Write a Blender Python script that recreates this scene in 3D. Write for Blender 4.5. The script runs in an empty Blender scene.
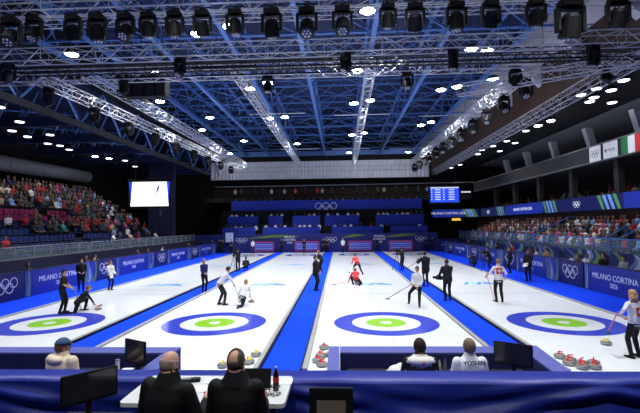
import bpy, bmesh, math, random
from mathutils import Vector, Matrix, kdtree
random.seed(7)
SC = bpy.context.scene
COL = SC.collection
V = Vector
# ------------------------------------------------------------------ camera
def make_camera():
    yaw, pitch, roll, H, f = .04625, .04252, -.01182, 3.497, 430.52
    cy, sy, cp, sp, cr, sr = math.cos(yaw), math.sin(yaw), math.cos(pitch), math.sin(pitch), math.cos(roll), math.sin(roll)
    F = V((-sy*cp, cy*cp, sp)); r = V((cy, sy, 0)); u = r.cross(F)
    r, u = cr*r + sr*u, -sr*r + cr*u
    cd = bpy.data.cameras.new('camera'); co = bpy.data.objects.new('camera', cd); COL.objects.link(co)
    m = Matrix((r, u, -F)).transposed().to_4x4(); m.translation = (0, 0, H); co.matrix_world = m
    cd.sensor_fit = 'HORIZONTAL'; cd.sensor_width = 36; cd.lens = 36*f/640; cd.clip_start = .1; cd.clip_end = 400
    SC.camera = co
make_camera()
# ------------------------------------------------------------------ world, exposure
SC.view_settings.view_transform = 'Standard'; SC.view_settings.look = 'None'
SC.view_settings.exposure = 0.25; SC.view_settings.gamma = 1; SC.view_settings.use_curve_mapping = False
W = bpy.data.worlds.new('world'); SC.world = W; W.use_nodes = True
W.node_tree.nodes['Background'].inputs[0].default_value = (.25, .35, .6, 1)
W.node_tree.nodes['Background'].inputs[1].default_value = .015
SC.cycles.use_denoising = True; SC.cycles.max_bounces = 6; SC.cycles.diffuse_bounces = 4; SC.cycles.glossy_bounces = 3
SC.cycles.sample_clamp_indirect = 4; SC.cycles.use_light_tree = True
SPOT_W = 3000.0        # each ceiling floodlight over the ice
BAY_W = 110.0          # each panel lamp over the stands
# spots are created in the lamp builder below
# ------------------------------------------------------------------ materials
def srgb(r, g, b):
    def c(v):
        v /= 255
        return v/12.92 if v <= .04045 else ((v+.055)/1.055)**2.4
    return (c(r), c(g), c(b), 1)
MATS = {}
def mat(name, col=(128, 128, 128), rough=.6, metal=0, noise=.12, scale=3, emit=None, es=0, spec=.5, objcol=False, alpha=1):
    if name in MATS: return MATS[name]
    m = bpy.data.materials.new(name); m.use_nodes = True; nt = m.node_tree; b = nt.nodes['Principled BSDF']
    c = srgb(*col)
    b.inputs['Roughness'].default_value = rough; b.inputs['Metallic'].default_value = metal
    b.inputs['Specular IOR Level'].default_value = spec
    if alpha < 1: b.inputs['Alpha'].default_value = alpha
    if emit:
        b.inputs['Emission Color'].default_value = srgb(*emit); b.inputs['Emission Strength'].default_value = es
    tc = nt.nodes.new('ShaderNodeTexCoord'); n = nt.nodes.new('ShaderNodeTexNoise'); n.inputs['Scale'].default_value = scale
    nt.links.new(tc.outputs['Object'], n.inputs['Vector'])
    mr = nt.nodes.new('ShaderNodeMapRange'); mr.inputs['To Min'].default_value = 1-noise; mr.inputs['To Max'].default_value = 1+noise
    nt.links.new(n.outputs['Fac'], mr.inputs['Value'])
    mx = nt.nodes.new('ShaderNodeVectorMath'); mx.operation = 'SCALE'
    if objcol:
        oi = nt.nodes.new('ShaderNodeObjectInfo'); nt.links.new(oi.outputs['Color'], mx.inputs[0])
    else: mx.inputs[0].default_value = c[:3]
    nt.links.new(mr.outputs['Result'], mx.inputs['Scale']); nt.links.new(mx.outputs['Vector'], b.inputs['Base Color'])
    m.diffuse_color = c
    MATS[name] = m; return m
M_BLACK = mat('black_plastic', (17, 17, 19), .6, spec=.25)
M_DARK = mat('dark_steel', (34, 34, 38), .5, .3)
M_ALU = mat('aluminium', (188, 190, 196), .5, .3, .08)
M_GREY = mat('grey_paint', (110, 112, 118), .6)
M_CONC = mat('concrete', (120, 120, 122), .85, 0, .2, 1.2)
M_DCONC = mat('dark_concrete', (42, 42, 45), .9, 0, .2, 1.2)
M_WHITE = mat('white_paint', (225, 225, 228), .5, 0, .04)
M_WALLK = mat('black_wall', (9, 10, 13), .9, 0, .2)
M_NAVY = mat('navy_cloth', (24, 32, 108), .8, 0, .12, 2)
M_NAVYD = mat('deep_navy', (19, 22, 62), .8, 0, .12, 2)
M_DESK = mat('blue_desk_cloth', (30, 52, 168), .8, 0, .1, 2)
M_ROOF = mat('roof_blue', (20, 36, 76), .7, 0, .15, .6)
M_BEAM = mat('roof_beam_blue', (84, 124, 188), .45, .1, .08)
M_BROWN = mat('brown_panelling', (62, 36, 21), .7, 0, .3, 1.5)
M_CARPET = mat('blue_carpet', (22, 66, 228), .95, 0, .06, 30, spec=.05)
M_BUMP = mat('foam_bumper', (150, 150, 150), .8, 0, .08)
M_LAMP = mat('lamp_diffuser', (255, 255, 255), .5, 0, 0, emit=(240, 246, 255), es=40)
M_LAMPS = mat('lamp_diffuser_small', (255, 255, 255), .5, 0, 0, emit=(240, 246, 255), es=3.2)
M_LETTER = mat('white_lettering', (235, 238, 245), .6, 0, .02)
M_GLASS = mat('clear_panel', (150, 170, 190), .15, 0, .02, alpha=.18)
# ------------------------------------------------------------------ mesh helpers
class MB:
    def __init__(s): s.v = []; s.f = []; s.m = []; s.mats = []
    def mi(s, m):
        if m not in s.mats: s.mats.append(m)
        return s.mats.index(m)
    def add(s, vs, fs, m):
        o = len(s.v); k = s.mi(m); s.v += [V(p) for p in vs]
        for f in fs: s.f.append([i+o for i in f]); s.m.append(k)
        return s
    def box(s, c, d, m, rot=None):
        c = V(c); x, y, z = d[0]/2, d[1]/2, d[2]/2
        vs = [V((i*x, j*y, k*z)) for i in (-1, 1) for j in (-1, 1) for k in (-1, 1)]
        if rot: vs = [rot @ p for p in vs]
        return s.add([c+p for p in vs], [(0, 1, 3, 2), (4, 6, 7, 5), (0, 4, 5, 1), (2, 3, 7, 6), (0, 2, 6, 4), (1, 5, 7, 3)], m)
    def b2(s, a, b, m):
        a, b = V(a), V(b); return s.box((a+b)/2, [abs(b[i]-a[i]) for i in range(3)], m)
    def tube(s, p0, p1, r, m, n=6, r1=None):
        p0, p1 = V(p0), V(p1); d = (p1-p0)
        if d.length < 1e-6: return s
        d.normalize(); a = d.orthogonal().normalized(); b = d.cross(a); r1 = r if r1 is None else r1
        vs = [p0+(a*math.cos(t)+b*math.sin(t))*r for t in [2*math.pi*i/n+.4 for i in range(n)]]
        vs += [p1+(a*math.cos(t)+b*math.sin(t))*r1 for t in [2*math.pi*i/n+.4 for i in range(n)]]
        fs = [(i, (i+1) % n, n+(i+1) % n, n+i) for i in range(n)] + [tuple(range(n-1, -1, -1)), tuple(range(n, 2*n))]
        return s.add(vs, fs, m)
    def bar(s, p0, p1, w, h, m):
        p0, p1 = V(p0), V(p1); d = (p1-p0); L = d.length; d.normalize()
        up = V((0, 0, 1)) if abs(d.z) < .95 else V((0, 1, 0)); a = d.cross(up).normalized(); b = a.cross(d)
        vs = [q+a*i*w/2+b*j*h/2 for q in (p0, p1) for i, j in ((-1, -1), (1, -1), (1, 1), (-1, 1))]
        return s.add(vs, [(0, 3, 2, 1), (4, 5, 6, 7), (0, 1, 5, 4), (1, 2, 6, 5), (2, 3, 7, 6), (3, 0, 4, 7)], m)
    def lathe(s, prof, m, n=16, c=(0, 0, 0), rot=None):
        vs = []
        for (r, z) in prof:
            for i in range(n):
                t = 2*math.pi*i/n; p = V((r*math.cos(t), r*math.sin(t), z))
                if rot: p = rot @ p
                vs.append(V(c)+p)
        fs = [(a*n+i, a*n+(i+1) % n, (a+1)*n+(i+1) % n, (a+1)*n+i) for a in range(len(prof)-1) for i in range(n)]
        fs += [tuple(range(n-1, -1, -1)), tuple(range((len(prof)-1)*n, len(prof)*n))]
        return s.add(vs, fs, m)
    def prism(s, pts, off, m):      # polygon (3d points) pushed along off
        n = len(pts); off = V(off)
        return s.add([V(p) for p in pts]+[V(p)+off for p in pts],
                     [tuple(range(n-1, -1, -1)), tuple(range(n, 2*n))]+[(i, (i+1) % n, n+(i+1) % n, n+i) for i in range(n)], m)
    def build(s, name, parent=None, smooth=False, bevel=0):
        me = bpy.data.meshes.new(name); me.from_pydata([tuple(p) for p in s.v], [], s.f)
        for m in s.mats: me.materials.append(m)
        me.polygons.foreach_set('material_index', s.m)
        if smooth: me.polygons.foreach_set('use_smooth', [True]*len(s.f))
        bm = bmesh.new(); bm.from_mesh(me); bmesh.ops.recalc_face_normals(bm, faces=bm.faces)
        if bevel: bmesh.ops.bevel(bm, geom=[e for e in bm.edges if e.is_manifold and e.calc_face_angle(0) > .6], offset=bevel, segments=2, affect='EDGES', clamp_overlap=True)
        bm.to_mesh(me); bm.free(); me.update()
        o = bpy.data.objects.new(name, me); COL.objects.link(o)
        if parent: o.parent = parent
        return o
def tag(o, label, cat, group=None):
    o['label'] = label; o['category'] = cat
    if group: o['group'] = group
    return o
def struct(o): o['kind'] = 'structure'; return o
def thing(name, label, cat, loc=(0, 0, 0), rz=0, group=None):
    o = bpy.data.objects.new(name, None); COL.objects.link(o); o.empty_display_size = .1
    o.location = loc; o.rotation_euler = (0, 0, rz); return tag(o, label, cat, group)
def copy_tree(o, loc=None, rot=None, label=None, group=None, parent=None):
    c = o.copy(); COL.objects.link(c)
    if parent is not None: c.parent = parent
    if loc is not None: c.location = loc
    if rot is not None: c.rotation_euler = rot
    if label: c['label'] = label
    if group: c['group'] = group
    for ch in list(o.children): copy_tree(ch, parent=c)
    return c
def text(body, size, m, parent, loc, rot, name='lettering', ext=.004, bold=.0):
    cu = bpy.data.curves.new('t', 'FONT'); cu.body = body; cu.size = size; cu.align_x = 'CENTER'; cu.align_y = 'CENTER'
    cu.extrude = ext; cu.offset = bold; cu.resolution_u = 3
    t = bpy.data.objects.new('t', cu); COL.objects.link(t)
    dg = bpy.context.evaluated_depsgraph_get(); me = bpy.data.meshes.new_from_object(t.evaluated_get(dg))
    bpy.data.objects.remove(t); me.materials.clear(); me.materials.append(m)
    o = bpy.data.objects.new(name, me); COL.objects.link(o); o.parent = parent; o.location = loc; o.rotation_euler = rot
    return o
def rings_mb(r, m, w=None, th=.006):
    w = w or r*.16; mb = MB(); n = 22
    for cx, cz in ((-2.3*r, 0), (0, 0), (2.3*r, 0), (-1.15*r, -r), (1.15*r, -r)):
        vs = []; 
        for i in range(n):
            t = 2*math.pi*i/n
            for rr in (r-w/2, r+w/2):
                for d in (0, th): vs.append((cx+rr*math.cos(t), cz+rr*math.sin(t)+r/2, d))
        fs = []
        for i in range(n):
            a = 4*i; b = 4*((i+1) % n)
            fs += [(a, a+2, b+2, b), (a+1, b+1, b+3, a+3), (a, b, b+1, a+1), (a+2, a+3, b+3, b+2)]
        mb.add(vs, fs, m)
    return mb
def rings(r, parent, loc, rot, m=None, name='rings_emblem', w=None):
    o = rings_mb(r, m or M_LETTER, w).build(name, parent); o.location = loc; o.rotation_euler = rot; return o
PI = math.pi
FX_L = (PI/2, 0, PI/2)      # upright, facing +X
FX_R = (PI/2, 0, -PI/2)     # upright, facing -X
FX_N = (PI/2, 0, 0)         # upright, facing the near end (-Y)
# ================================================================== FLOOR, ICE
SX = [-10.75, -4.585, 1.58, 7.75]; HW = 2.42; TEE = 15.56
struct(MB().b2((-20, 5.0, -.3), (16, 57.5, -.03), M_CARPET).build('floor'))
def ice_material():
    m = bpy.data.materials.new('pebbled_ice'); m.use_nodes = True; nt = m.node_tree; N = nt.nodes; L = nt.links
    b = N['Principled BSDF']; tc = N.new('ShaderNodeTexCoord'); sp = N.new('ShaderNodeSeparateXYZ'); L.new(tc.outputs['Object'], sp.inputs[0])
    def mt(op, a, b_=None, c=None):
        n = N.new('ShaderNodeMath'); n.operation = op
        for i, x in enumerate((a, b_, c)):
            if x is None: continue
            if isinstance(x, (int, float)): n.inputs[i].default_value = x
            else: L.new(x, n.inputs[i])
        return n.outputs[0]
    x, y = sp.outputs[0], sp.outputs[1]
    def dist(yy): return mt('SQRT', mt('ADD', mt('MULTIPLY', x, x), mt('POWER', mt('ABSOLUTE', mt('SUBTRACT', y, yy)), 2)))
    d = mt('MINIMUM', dist(0), dist(34.75))
    cr = N.new('ShaderNodeValToRGB'); cr.color_ramp.interpolation = 'CONSTANT'; L.new(mt('DIVIDE', d, 4), cr.inputs[0])
    ice = srgb(236, 238, 240); E = cr.color_ramp.elements
    E[0].position = 0; E[0].color = ice; E[1].position = .2/4; E[1].color = srgb(150, 212, 50)
    for p, c in ((.70/4, ice), (1.2/4, srgb(62, 76, 200)), (1.83/4, ice)):
        e = E.new(p); e.color = c
    def line(v, at, w): return mt('COMPARE', v, at, w/2)
    g = mt('MAXIMUM', line(x, 0, .02), mt('MAXIMUM', line(y, 0, .02), line(y, 34.75, .02)))
    for at, w in ((6.4, .11), (28.35, .11), (-1.85, .02), (36.6, .02)): g = mt('MAXIMUM', g, line(y, at, w))
    mx = N.new('ShaderNodeMix'); mx.data_type = 'RGBA'; L.new(mt('MULTIPLY', g, .4), mx.inputs[0])
    L.new(cr.outputs[0], mx.inputs[6]); mx.inputs[7].default_value = srgb(120, 122, 125); L.new(mx.outputs[2], b.inputs['Base Color'])
    b.inputs['Roughness'].default_value = .13; b.inputs['Specular IOR Level'].default_value = .5
    n = N.new('ShaderNodeTexNoise'); n.inputs['Scale'].default_value = 40; L.new(tc.outputs['Object'], n.inputs['Vector'])
    bp = N.new('ShaderNodeBump'); bp.inputs['Strength'].default_value = .035; bp.inputs['Distance'].default_value = .01
    L.new(n.outputs['Fac'], bp.inputs['Height']); L.new(bp.outputs[0], b.inputs['Normal'])
    return m
M_ICE = ice_material()
M_ICEGREY = mat('ice_print_grey', (150, 156, 172), .6, 0, .05)
M_ICEBLUE = mat('ice_print_blue', (50, 120, 190), .6, 0, .05); M_ICETEAL = mat('ice_print_teal', (100, 190, 190), .6, 0, .05)
for i, sx in enumerate(SX):
    o = struct(MB().b2((-HW, -5.1, -.06), (HW, 39.2, 0), M_ICE).build('ice_sheet')); o.location = (sx, TEE, 0)
    for yy, rz in ((5.5, 0), (29.6, 0)):
        text('MILANO CORTINA 2026', .19, M_ICEGREY, o, ((-1.0, 1.05, -1.05, .9)[i], yy, .001), (0, 0, rz), 'painted_lettering', ext=.0005, bold=.004)
    for yy in (9.9, 22.6):
        for sxx in (.25,):
            mb = MB()
            for k, (a, m) in enumerate(((0, M_ICEBLUE), (.42, M_ICETEAL), (.8, M_ICEBLUE))):
                mb.prism([(-1.1+a, -.22, 0), (-.85+a, -.22, 0), (-.45+a*.9, .3, 0), (-.6+a*.9, .34, 0)], (0, 0, .001), m)
            mb.prism([(.1, -.05, 0), (1.2, -.22, 0), (1.15, -.05, 0), (.5, .32, 0)], (0, 0, .001), M_ICEBLUE)
            w = mb.build('painted_mountain_mark', o); w.location = (sxx, yy, .0012); w.scale = (.95, 1.9, 1)
for a in range(5):      # foam bumpers along both sides of every strip of carpet
    pass
for i, sx in enumerate(SX):
    for s in (-1, 1):
        mb = MB().b2((sx+s*HW-(.0 if s > 0 else .12), 10.46, -.03), (sx+s*HW+(.12 if s > 0 else 0), 54.8, .06), M_BUMP)
        mb.b2((sx+s*(HW+.12), 10.46, -.03), (sx+s*(HW+.17), 54.8, .04), M_BLACK)
        struct(mb.build('bumper_strip'))
# ================================================================== SIDE BOARDS
M_PB = mat('board_blue', (32, 50, 152), .5, 0, .05); M_PD = mat('board_navy', (26, 30, 92), .5, 0, .05)
M_SG = mat('graphic_green', (104, 136, 88), .6); M_SB = mat('graphic_pale_blue', (96, 122, 172), .6); M_SW = mat('graphic_white', (165, 178, 200), .6)
def graphic_mb(w, h, seed):
    rnd = random.Random(seed); mb = MB()
    ms = [M_SG, M_SB, M_SW, M_SB, M_SG]
    for k in range(5):
        x0 = -w/2+w*(.08+.16*k); x1 = x0 + rnd.uniform(-.28, .34)*w; t = w*rnd.uniform(.05, .13); d = .0012*k
        x1 = max(-w/2, min(w/2-t, x1)); pts = []
        for j in range(9):
            f = j/8; pts.append((x0+(x1-x0)*f+.1*w*math.sin(f*PI), -h/2+h*f, d))
        q = [(min(w/2, a+t*(1.2-b_/h)), b_, c) for a, b_, c in reversed(pts)]
        pts = [(max(-w/2, min(w/2, a)), b_, c) for a, b_, c in pts]
        mb.prism(pts+q, (0, 0, .002), ms[k])
    return mb
def board(kind, x, y0, y1, side, label, group):
    t = thing('advertising_board', label, 'advertising board', (x, (y0+y1)/2, 0), 0, group)
    L = abs(y1-y0)-.02
    MB().b2((-.06, -L/2, -.03), (.06, L/2, 1.3), M_PD if kind == 'rings' else M_PB).build('panel', t)
    MB().b2((-.07, -L/2, 1.3), (.07, L/2, 1.34), M_NAVYD).build('top_rail', t)
    rot = FX_L if side > 0 else FX_R; xo = .062*side
    if kind == 'rings': rings(.235, t, (xo, 0, .72), rot)
    elif kind == 'words':
        text('MILANO CORTINA', .40, M_LETTER, t, (xo, 0, .78), rot); text('2026', .30, M_LETTER, t, (xo, 0, .42), rot)
    else:
        g = graphic_mb(L, 1.28, int(y0*10)).build('ribbon_graphic', t); g.location = (xo, 0, .66); g.rotation_euler = rot
def side_boards():
    for j, c in enumerate((11.0, 20.0, 28.9, 38.1, 47.0)):
        nm = ('at the near end', 'by the near house', 'behind the white jacket', 'halfway down the ice', 'by the far corner')[j]
        board('rings', -16.1, c-1.3, c+1.3, 1, f'navy board with white interlocked rings, video screen side, {nm}', 'rings boards on the video screen side')
        board('graphic', -16.1, c+1.3, c+1.8, 1, f'narrow board with green and pale curves, video screen side, {nm}', 'narrow graphic boards on the video screen side')
        board('words', -16.1, c+1.8, c+6.2, 1, f'blue board lettered MILANO CORTINA 2026, video screen side, {nm}', 'lettered boards on the video screen side')
        board('graphic', -16.1, c+6.2, c+7.75, 1, f'board of crossing green and white curves, video screen side, {nm}', 'graphic boards on the video screen side')
    for j, c in enumerate((16.1, 24.9, 33.5, 42.2, 51.0)):
        nm = ('at the near end', 'below the media group', 'past the white papers', 'behind the camera crew', 'by the far corner')[j]
        board('rings', 12.9, c-1.3, c+1.3, -1, f'dark navy board with white interlocked rings, flag side, {nm}', 'rings boards on the flag side')
        board('graphic', 12.9, c+1.3, c+2.9, -1, f'board of crossing green and white curves, flag side, {nm}', 'graphic boards on the flag side')
        board('words', 12.9, c+2.9, c+7.0, -1, f'blue board lettered MILANO CORTINA 2026, flag side, {nm}', 'lettered boards on the flag side')
        board('graphic', 12.9, c+7.0, c+7.4, -1, f'narrow board with green and pale curves, flag side, {nm}', 'narrow graphic boards on the flag side')
side_boards()
# ================================================================== SHELL
def st(name, mb): return struct(mb.build(name))
st('floor_outer', MB().b2((-34, -4, -.5), (30, 68, -.3), M_DCONC))
st('wall_left', MB().b2((-31.2, -4, -.3), (-31, 68, 16.6), M_WALLK))
st('wall_right', MB().b2((26.8, -4, -.3), (27, 68, 13), M_WALLK))
st('wall_far', MB().b2((-31, 68, -.3), (27, 68.3, 18), M_WALLK))
st('wall_near', MB().b2((-31, -4.2, -.3), (27, -4, 18), M_WALLK))
# main roof and side bays
st('roof_deck', MB().b2((-18.6, -4, 17.2), (14, 68, 17.4), M_ROOF))
st('wall_upper_left', MB().b2((-18.8, -4, 14), (-18.5, 68, 17.2), M_WALLK))
st('ceiling_left_bay', MB().b2((-31, -4, 14), (-18.6, 68, 14.2), M_ROOF))
st('ceiling_right_bay', MB().b2((14.3, -4, 11.5), (27, 68, 11.7), M_WALLK))
st('wall_upper_right', MB().b2((14, -4, 11.2), (14.3, 68, 17.2), M_BROWN))
M_SOF = mat('pale_soffit', (190, 190, 192), .8)
mb = MB(); mb.b2((12.4, 6, 14.3), (14, 66, 15.9), M_SOF)
for y in range(10, 66, 5): mb.prism([(14, y, 14.3), (14, y, 12.9), (12.6, y, 14.3)], (0, .5, 0), M_SOF)
st('beam_right_soffit', mb)
# left bay: deep beam, duct, columns
st('beam_left_fascia', MB().b2((-18.8, -4, 10.7), (-18.5, 60, 11.1), M_DCONC))
d = MB(); d.tube((-29.2, 5, 8.75), (-29.2, 48.3, 9.35), .68, M_GREY, 16)
for y in range(8, 48, 4): d.tube((-29.2, y, 8.75+(y-5)*.0139), (-29.2, y+.12, 8.75+(y-5)*.0139), .71, M_GREY, 16)
tag(d.build('ventilation_duct', smooth=False), 'long round grey ventilation duct above the top row of the video screen side stand', 'duct')
mb = MB()
for y in range(6, 66, 6):
    mb.b2((-30.9, y, 10.9), (-18.8, y+.35, 11.6), M_ROOF)
    for q in range(6): mb.tube((-30.9+2*q, y+.17, 11.6), (-29.9+2*q, y+.17, 13.6), .06, M_BEAM, 5).tube((-29.9+2*q, y+.17, 13.6), (-28.9+2*q, y+.17, 11.6), .06, M_BEAM, 5)
    mb.tube((-30.9, y+.17, 11.6), (-18.9, y+6.17, 11.6), .05, M_BEAM, 5).tube((-18.7, y, 11), (-18.7, y+3, 14), .08, M_BEAM, 5).tube((-18.7, y+3, 14), (-18.7, y+6, 11), .08, M_BEAM, 5)
st('beams_left_bay', mb)
# right: gallery, balcony beam, columns
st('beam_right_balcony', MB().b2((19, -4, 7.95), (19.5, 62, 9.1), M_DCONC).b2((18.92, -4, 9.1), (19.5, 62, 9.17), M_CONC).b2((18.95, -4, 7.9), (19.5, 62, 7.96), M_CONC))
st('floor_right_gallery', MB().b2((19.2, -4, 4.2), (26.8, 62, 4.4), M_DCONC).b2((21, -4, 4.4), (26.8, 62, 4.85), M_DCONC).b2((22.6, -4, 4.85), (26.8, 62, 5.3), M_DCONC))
st('wall_right_gallery', MB().b2((24.6, -4, 5.3), (24.8, 62, 8), M_BROWN))
st('floor_right_upper', MB().b2((19.5, -4, 7.98), (26.8, 62, 8.1), M_DCONC))
st('wall_right_lower', MB().b2((19.4, -4, -.3), (19.6, 62, 4.2), M_BROWN))
mb = MB()
for y in range(10, 62, 6): mb.b2((24.3, y, 8.1), (24.6, y+3.2, 10.4), M_BROWN)
mb.b2((24.6, -4, 8.1), (24.8, 62, 11.5), M_CONC); st('wall_right_upper', mb)
for y in range(7, 61, 6):
    st('column_right', MB().prism([(21.6, y, 8.1), (22.1, y, 8.1), (21.3, y, 11.5), (20.7, y, 11.5)], (0, .55, 0), M_WHITE))
    st('column_gallery', MB().prism([(19.55, y, 4.4), (19.8, y, 4.4), (20.1, y, 7.95), (19.5, y, 7.95)], (0, .5, 0), M_DCONC))
# curved underside of the upper tier
mb = MB(); n = 10
pts = [(19.6+5.2*math.sin(PI/2*i/n), 11.45-1.6*(1-math.cos(PI/2*i/n))) for i in range(n+1)]
for i in range(n):
    (x0, z0), (x1, z1) = pts[i], pts[i+1]
    mb.prism([(x0, 8, z0-.0), (x1, 8, z1), (x1, 8, z1+.1), (x0, 8, z0+.1)], (0, 53, 0), M_CONC)
st('ceiling_curved_right', mb)
# far end: drape, mezzanine, pillars
M_DRAPE = mat('grey_white_drape', (222, 222, 232), .9, 0, .1, .8)
mb = MB()
for i in range(60):
    x = -20+i*.56; mb.prism([(x, 65.8, 10.6), (x+.28, 65.65, 10.6), (x+.56, 65.8, 10.6), (x+.56, 65.9, 10.6), (x, 65.9, 10.6)], (0, 0, 2.75), M_DRAPE)
tag(mb.build('hanging_drape'), 'long pale grey drape hanging high across the far end wall', 'drape')
st('beam_far', MB().b2((-20, 65.4, 13.3), (14, 65.9, 13.9), M_WALLK).b2((-20, 64.6, 14), (14, 65, 14.7), M_BEAM))
st('floor_mezzanine', MB().b2((-20, 63, 7.0), (19, 68, 7.35), M_DCONC).b2((-20, 62.9, 7.35), (19, 63, 7.6), M_DCONC))
st('wall_mezzanine', MB().b2((-20, 67, 7.35), (19, 67.2, 9.2), mat('dark_brown_panelling', (40, 25, 16), .8, 0, .3, 1.5)))
st('pipe_far', MB().tube((-17, 58, 8.8), (18, 58, 8.9), .07, M_GREY, 8))
t = MB().b2((-22.9, 50.5, 0), (-19.9, 51.3, 12.2), M_NAVYD)
tag(t.build('fabric_tower'), 'tall dark navy fabric tower beside the video screen', 'tower')
t = [o for o in bpy.data.objects if o.name == 'fabric_tower'][0]
text('MILANO CORTINA 2026', .42, M_SB, t, (-21.4, 50.49, 7.0), (PI/2, PI/2, 0))
# ================================================================== ROOF STEEL
def steel(name, p0, p1, w, h): return struct(MB().bar(p0, p1, w, h, M_BEAM).build(name))
BX = [-17, -14, -10.4, -6.2, -2.1, 2.0, 6.1, 10.6]
for x in BX:
    mb = MB().bar((x, 8, 14.1), (x, 65, 14.1), .26, .26, M_BEAM).bar((x, 8, 16.6), (x, 65, 16.6), .2, .2, M_BEAM)
    y = 8.0; k = 0
    while y < 63:
        mb.bar((x, y, 14.1 if k % 2 else 16.6), (x, y+2.5, 16.6 if k % 2 else 14.1), .08, .08, M_BEAM); y += 2.5; k += 1
    struct(mb.build('roof_girder_beam'))
for j, y in enumerate([10+4.6*i for i in range(12)]):
    mb = MB().bar((-18.4, y, 14.3), (14, y, 14.3), .11, .11, M_BEAM).bar((-18.4, y, 16.3), (14, y, 16.3), .1, .1, M_BEAM)
    for a, b in zip(BX[:-1], BX[1:]):
        m_ = (a+b)/2
        mb.bar((a, y, 14.3), (m_, y, 16.3), .06, .06, M_BEAM).bar((m_, y, 16.3), (b, y, 14.3), .06, .06, M_BEAM)
        if j < 11:
            mb.bar((a, y, 14.25), (b, y+4.6, 14.25), .055, .055, M_BEAM)
            if (j+int(a)) % 2: mb.bar((b, y, 14.22), (a, y+4.6, 14.22), .055, .055, M_BEAM)
    struct(mb.build('roof_cross_beam'))
# ================================================================== LIGHTING TRUSSES
M_TUBE = M_ALU
def truss(p0, p1, label, size=.5, m=None, bay=.5, group=None, r=.027):
    m = m or M_TUBE; p0, p1 = V(p0), V(p1); L = (p1-p0).length; d = (p1-p0).normalized()
    t = thing('lighting_truss', label, 'truss', tuple(p0), 0, group)
    a = d.cross(V((0, 0, 1))).normalized(); b = V((0, 0, 1)); s = size/2
    C = [a*s+b*s, -a*s+b*s, -a*s-b*s, a*s-b*s]; ch = MB(); la = MB()
    for c in C: ch.tube(c, d*L+c, r, m, 5)
    n = max(2, int(L/bay))
    for i in range(n):
        q0, q1 = d*(L*i/n), d*(L*(i+1)/n)
        for k in range(4):
            c0, c1 = C[k], C[(k+1) % 4]
            if (i+k) % 2: c0, c1 = c1, c0
            la.tube(q0+c0, q1+c1, r*.5, m, 3)
        if i % 4 == 0:
            for k in range(4): la.tube(q0+C[k], q0+C[(k+1) % 4], r*.6, m, 3)
    ch.build('chord_frame', t); la.build('lacing', t)
    for x in range(1, int(L//8)+1):
        p = d*(x*8-3); t_ = MB().tube(p+b*s, p+V((0, 0, 17.2-p0.z)), .012, M_DARK, 4).build('hoist_cable', t)
    return t
TZ = 10.5
truss((-14.0, 19.2, TZ), (-12.1, 52, TZ), 'silver truss with hanging spotlights running down the ice nearest the video screen')
truss((-11.3, 18.6, TZ), (-10.9, 49.5, TZ), 'silver truss over the sheet where a stone is being delivered')
truss((-4.62, 18.9, TZ), (-4.6, 50, TZ), 'pale silver truss running over the second sheet from the video screen', .42)
truss((1.47, 19.1, TZ), (1.7, 50.8, TZ), 'pale silver truss running straight down over the sheet with the red players', .42)
truss((8.7, 19.4, TZ), (8.4, 50, TZ), 'silver truss carrying black spotlights beside the pale concrete soffit', .55)
truss((12.85, 12.0, TZ), (13.0, 60, TZ), 'long silver truss in front of the brown upper wall', .6)
truss((-13.8, 55, TZ+.2), (11.5, 55, TZ+.2), 'silver cross truss below the pale far drape', .6)
truss((-18.4, 13.35, 10.75), (15, 13.35, 10.75), 'bright silver cross truss carrying the row of big black moving lights', .52, bay=.55)
truss((-18.4, 13.95, 10.5), (15, 13.95, 10.5), 'second silver cross truss right behind the row of big moving lights', .3, bay=.4, r=.02)
truss((-18.4, 16.4, 10.35), (14, 16.4, 10.35), 'silver cross truss, front one of the middle pair', .5, bay=.55)
truss((-18.4, 18.6, 10.3), (14, 18.6, 10.3), 'silver cross truss joined to the trusses running down the ice', .5, bay=.55)
truss((-6, 17.5, 10.25), (14, 17.5, 10.25), 'dark cross truss between the middle pair', .45, M_DARK, bay=.5)
truss((-13, 16.9, 9.95), (12, 16.9, 9.95), 'slim dark truss hung below the middle pair', .3, M_DARK, bay=.45)
truss((5.5, 19.9, 9.6), (14.6, 15.0, 9.7), 'short silver truss set askew near the brown upper wall', .45, bay=.5)
mb = MB()
for k in range(10):
    y = 16.8+.17*k; z = 10.08+.06*(k % 3); x0 = -8+random.uniform(-8, 2); mb.tube((x0, y, z), (x0+random.uniform(8, 16), y, z), .035, M_BLACK, 5)
tag(mb.build('cable_loom'), 'bundle of black cables lying along the middle pair of trusses', 'cables')
for i, (x, y) in enumerate(((-5.3, 36.5), (2.0, 37.5), (9.6, 38.5), (-5, 54), (1.5, 54.5), (8.8, 55))):
    t = thing('lamp_bar', ('white lamp bar over the ' + ('second sheet', 'red players sheet', 'fourth sheet')[i % 3] + (', nearer one' if i < 3 else ', farther one')), 'lamp bar', (x, y, 13.1))
    MB().tube((-2.4, 0, 0), (2.4, 0, 0), .045, M_WHITE, 6).build('bar', t)
    for s in (-1.6, 1.6): MB().tube((s, 0, 0), (s, 0, 4.1), .012, M_DARK, 4).build('cable', t)
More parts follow.
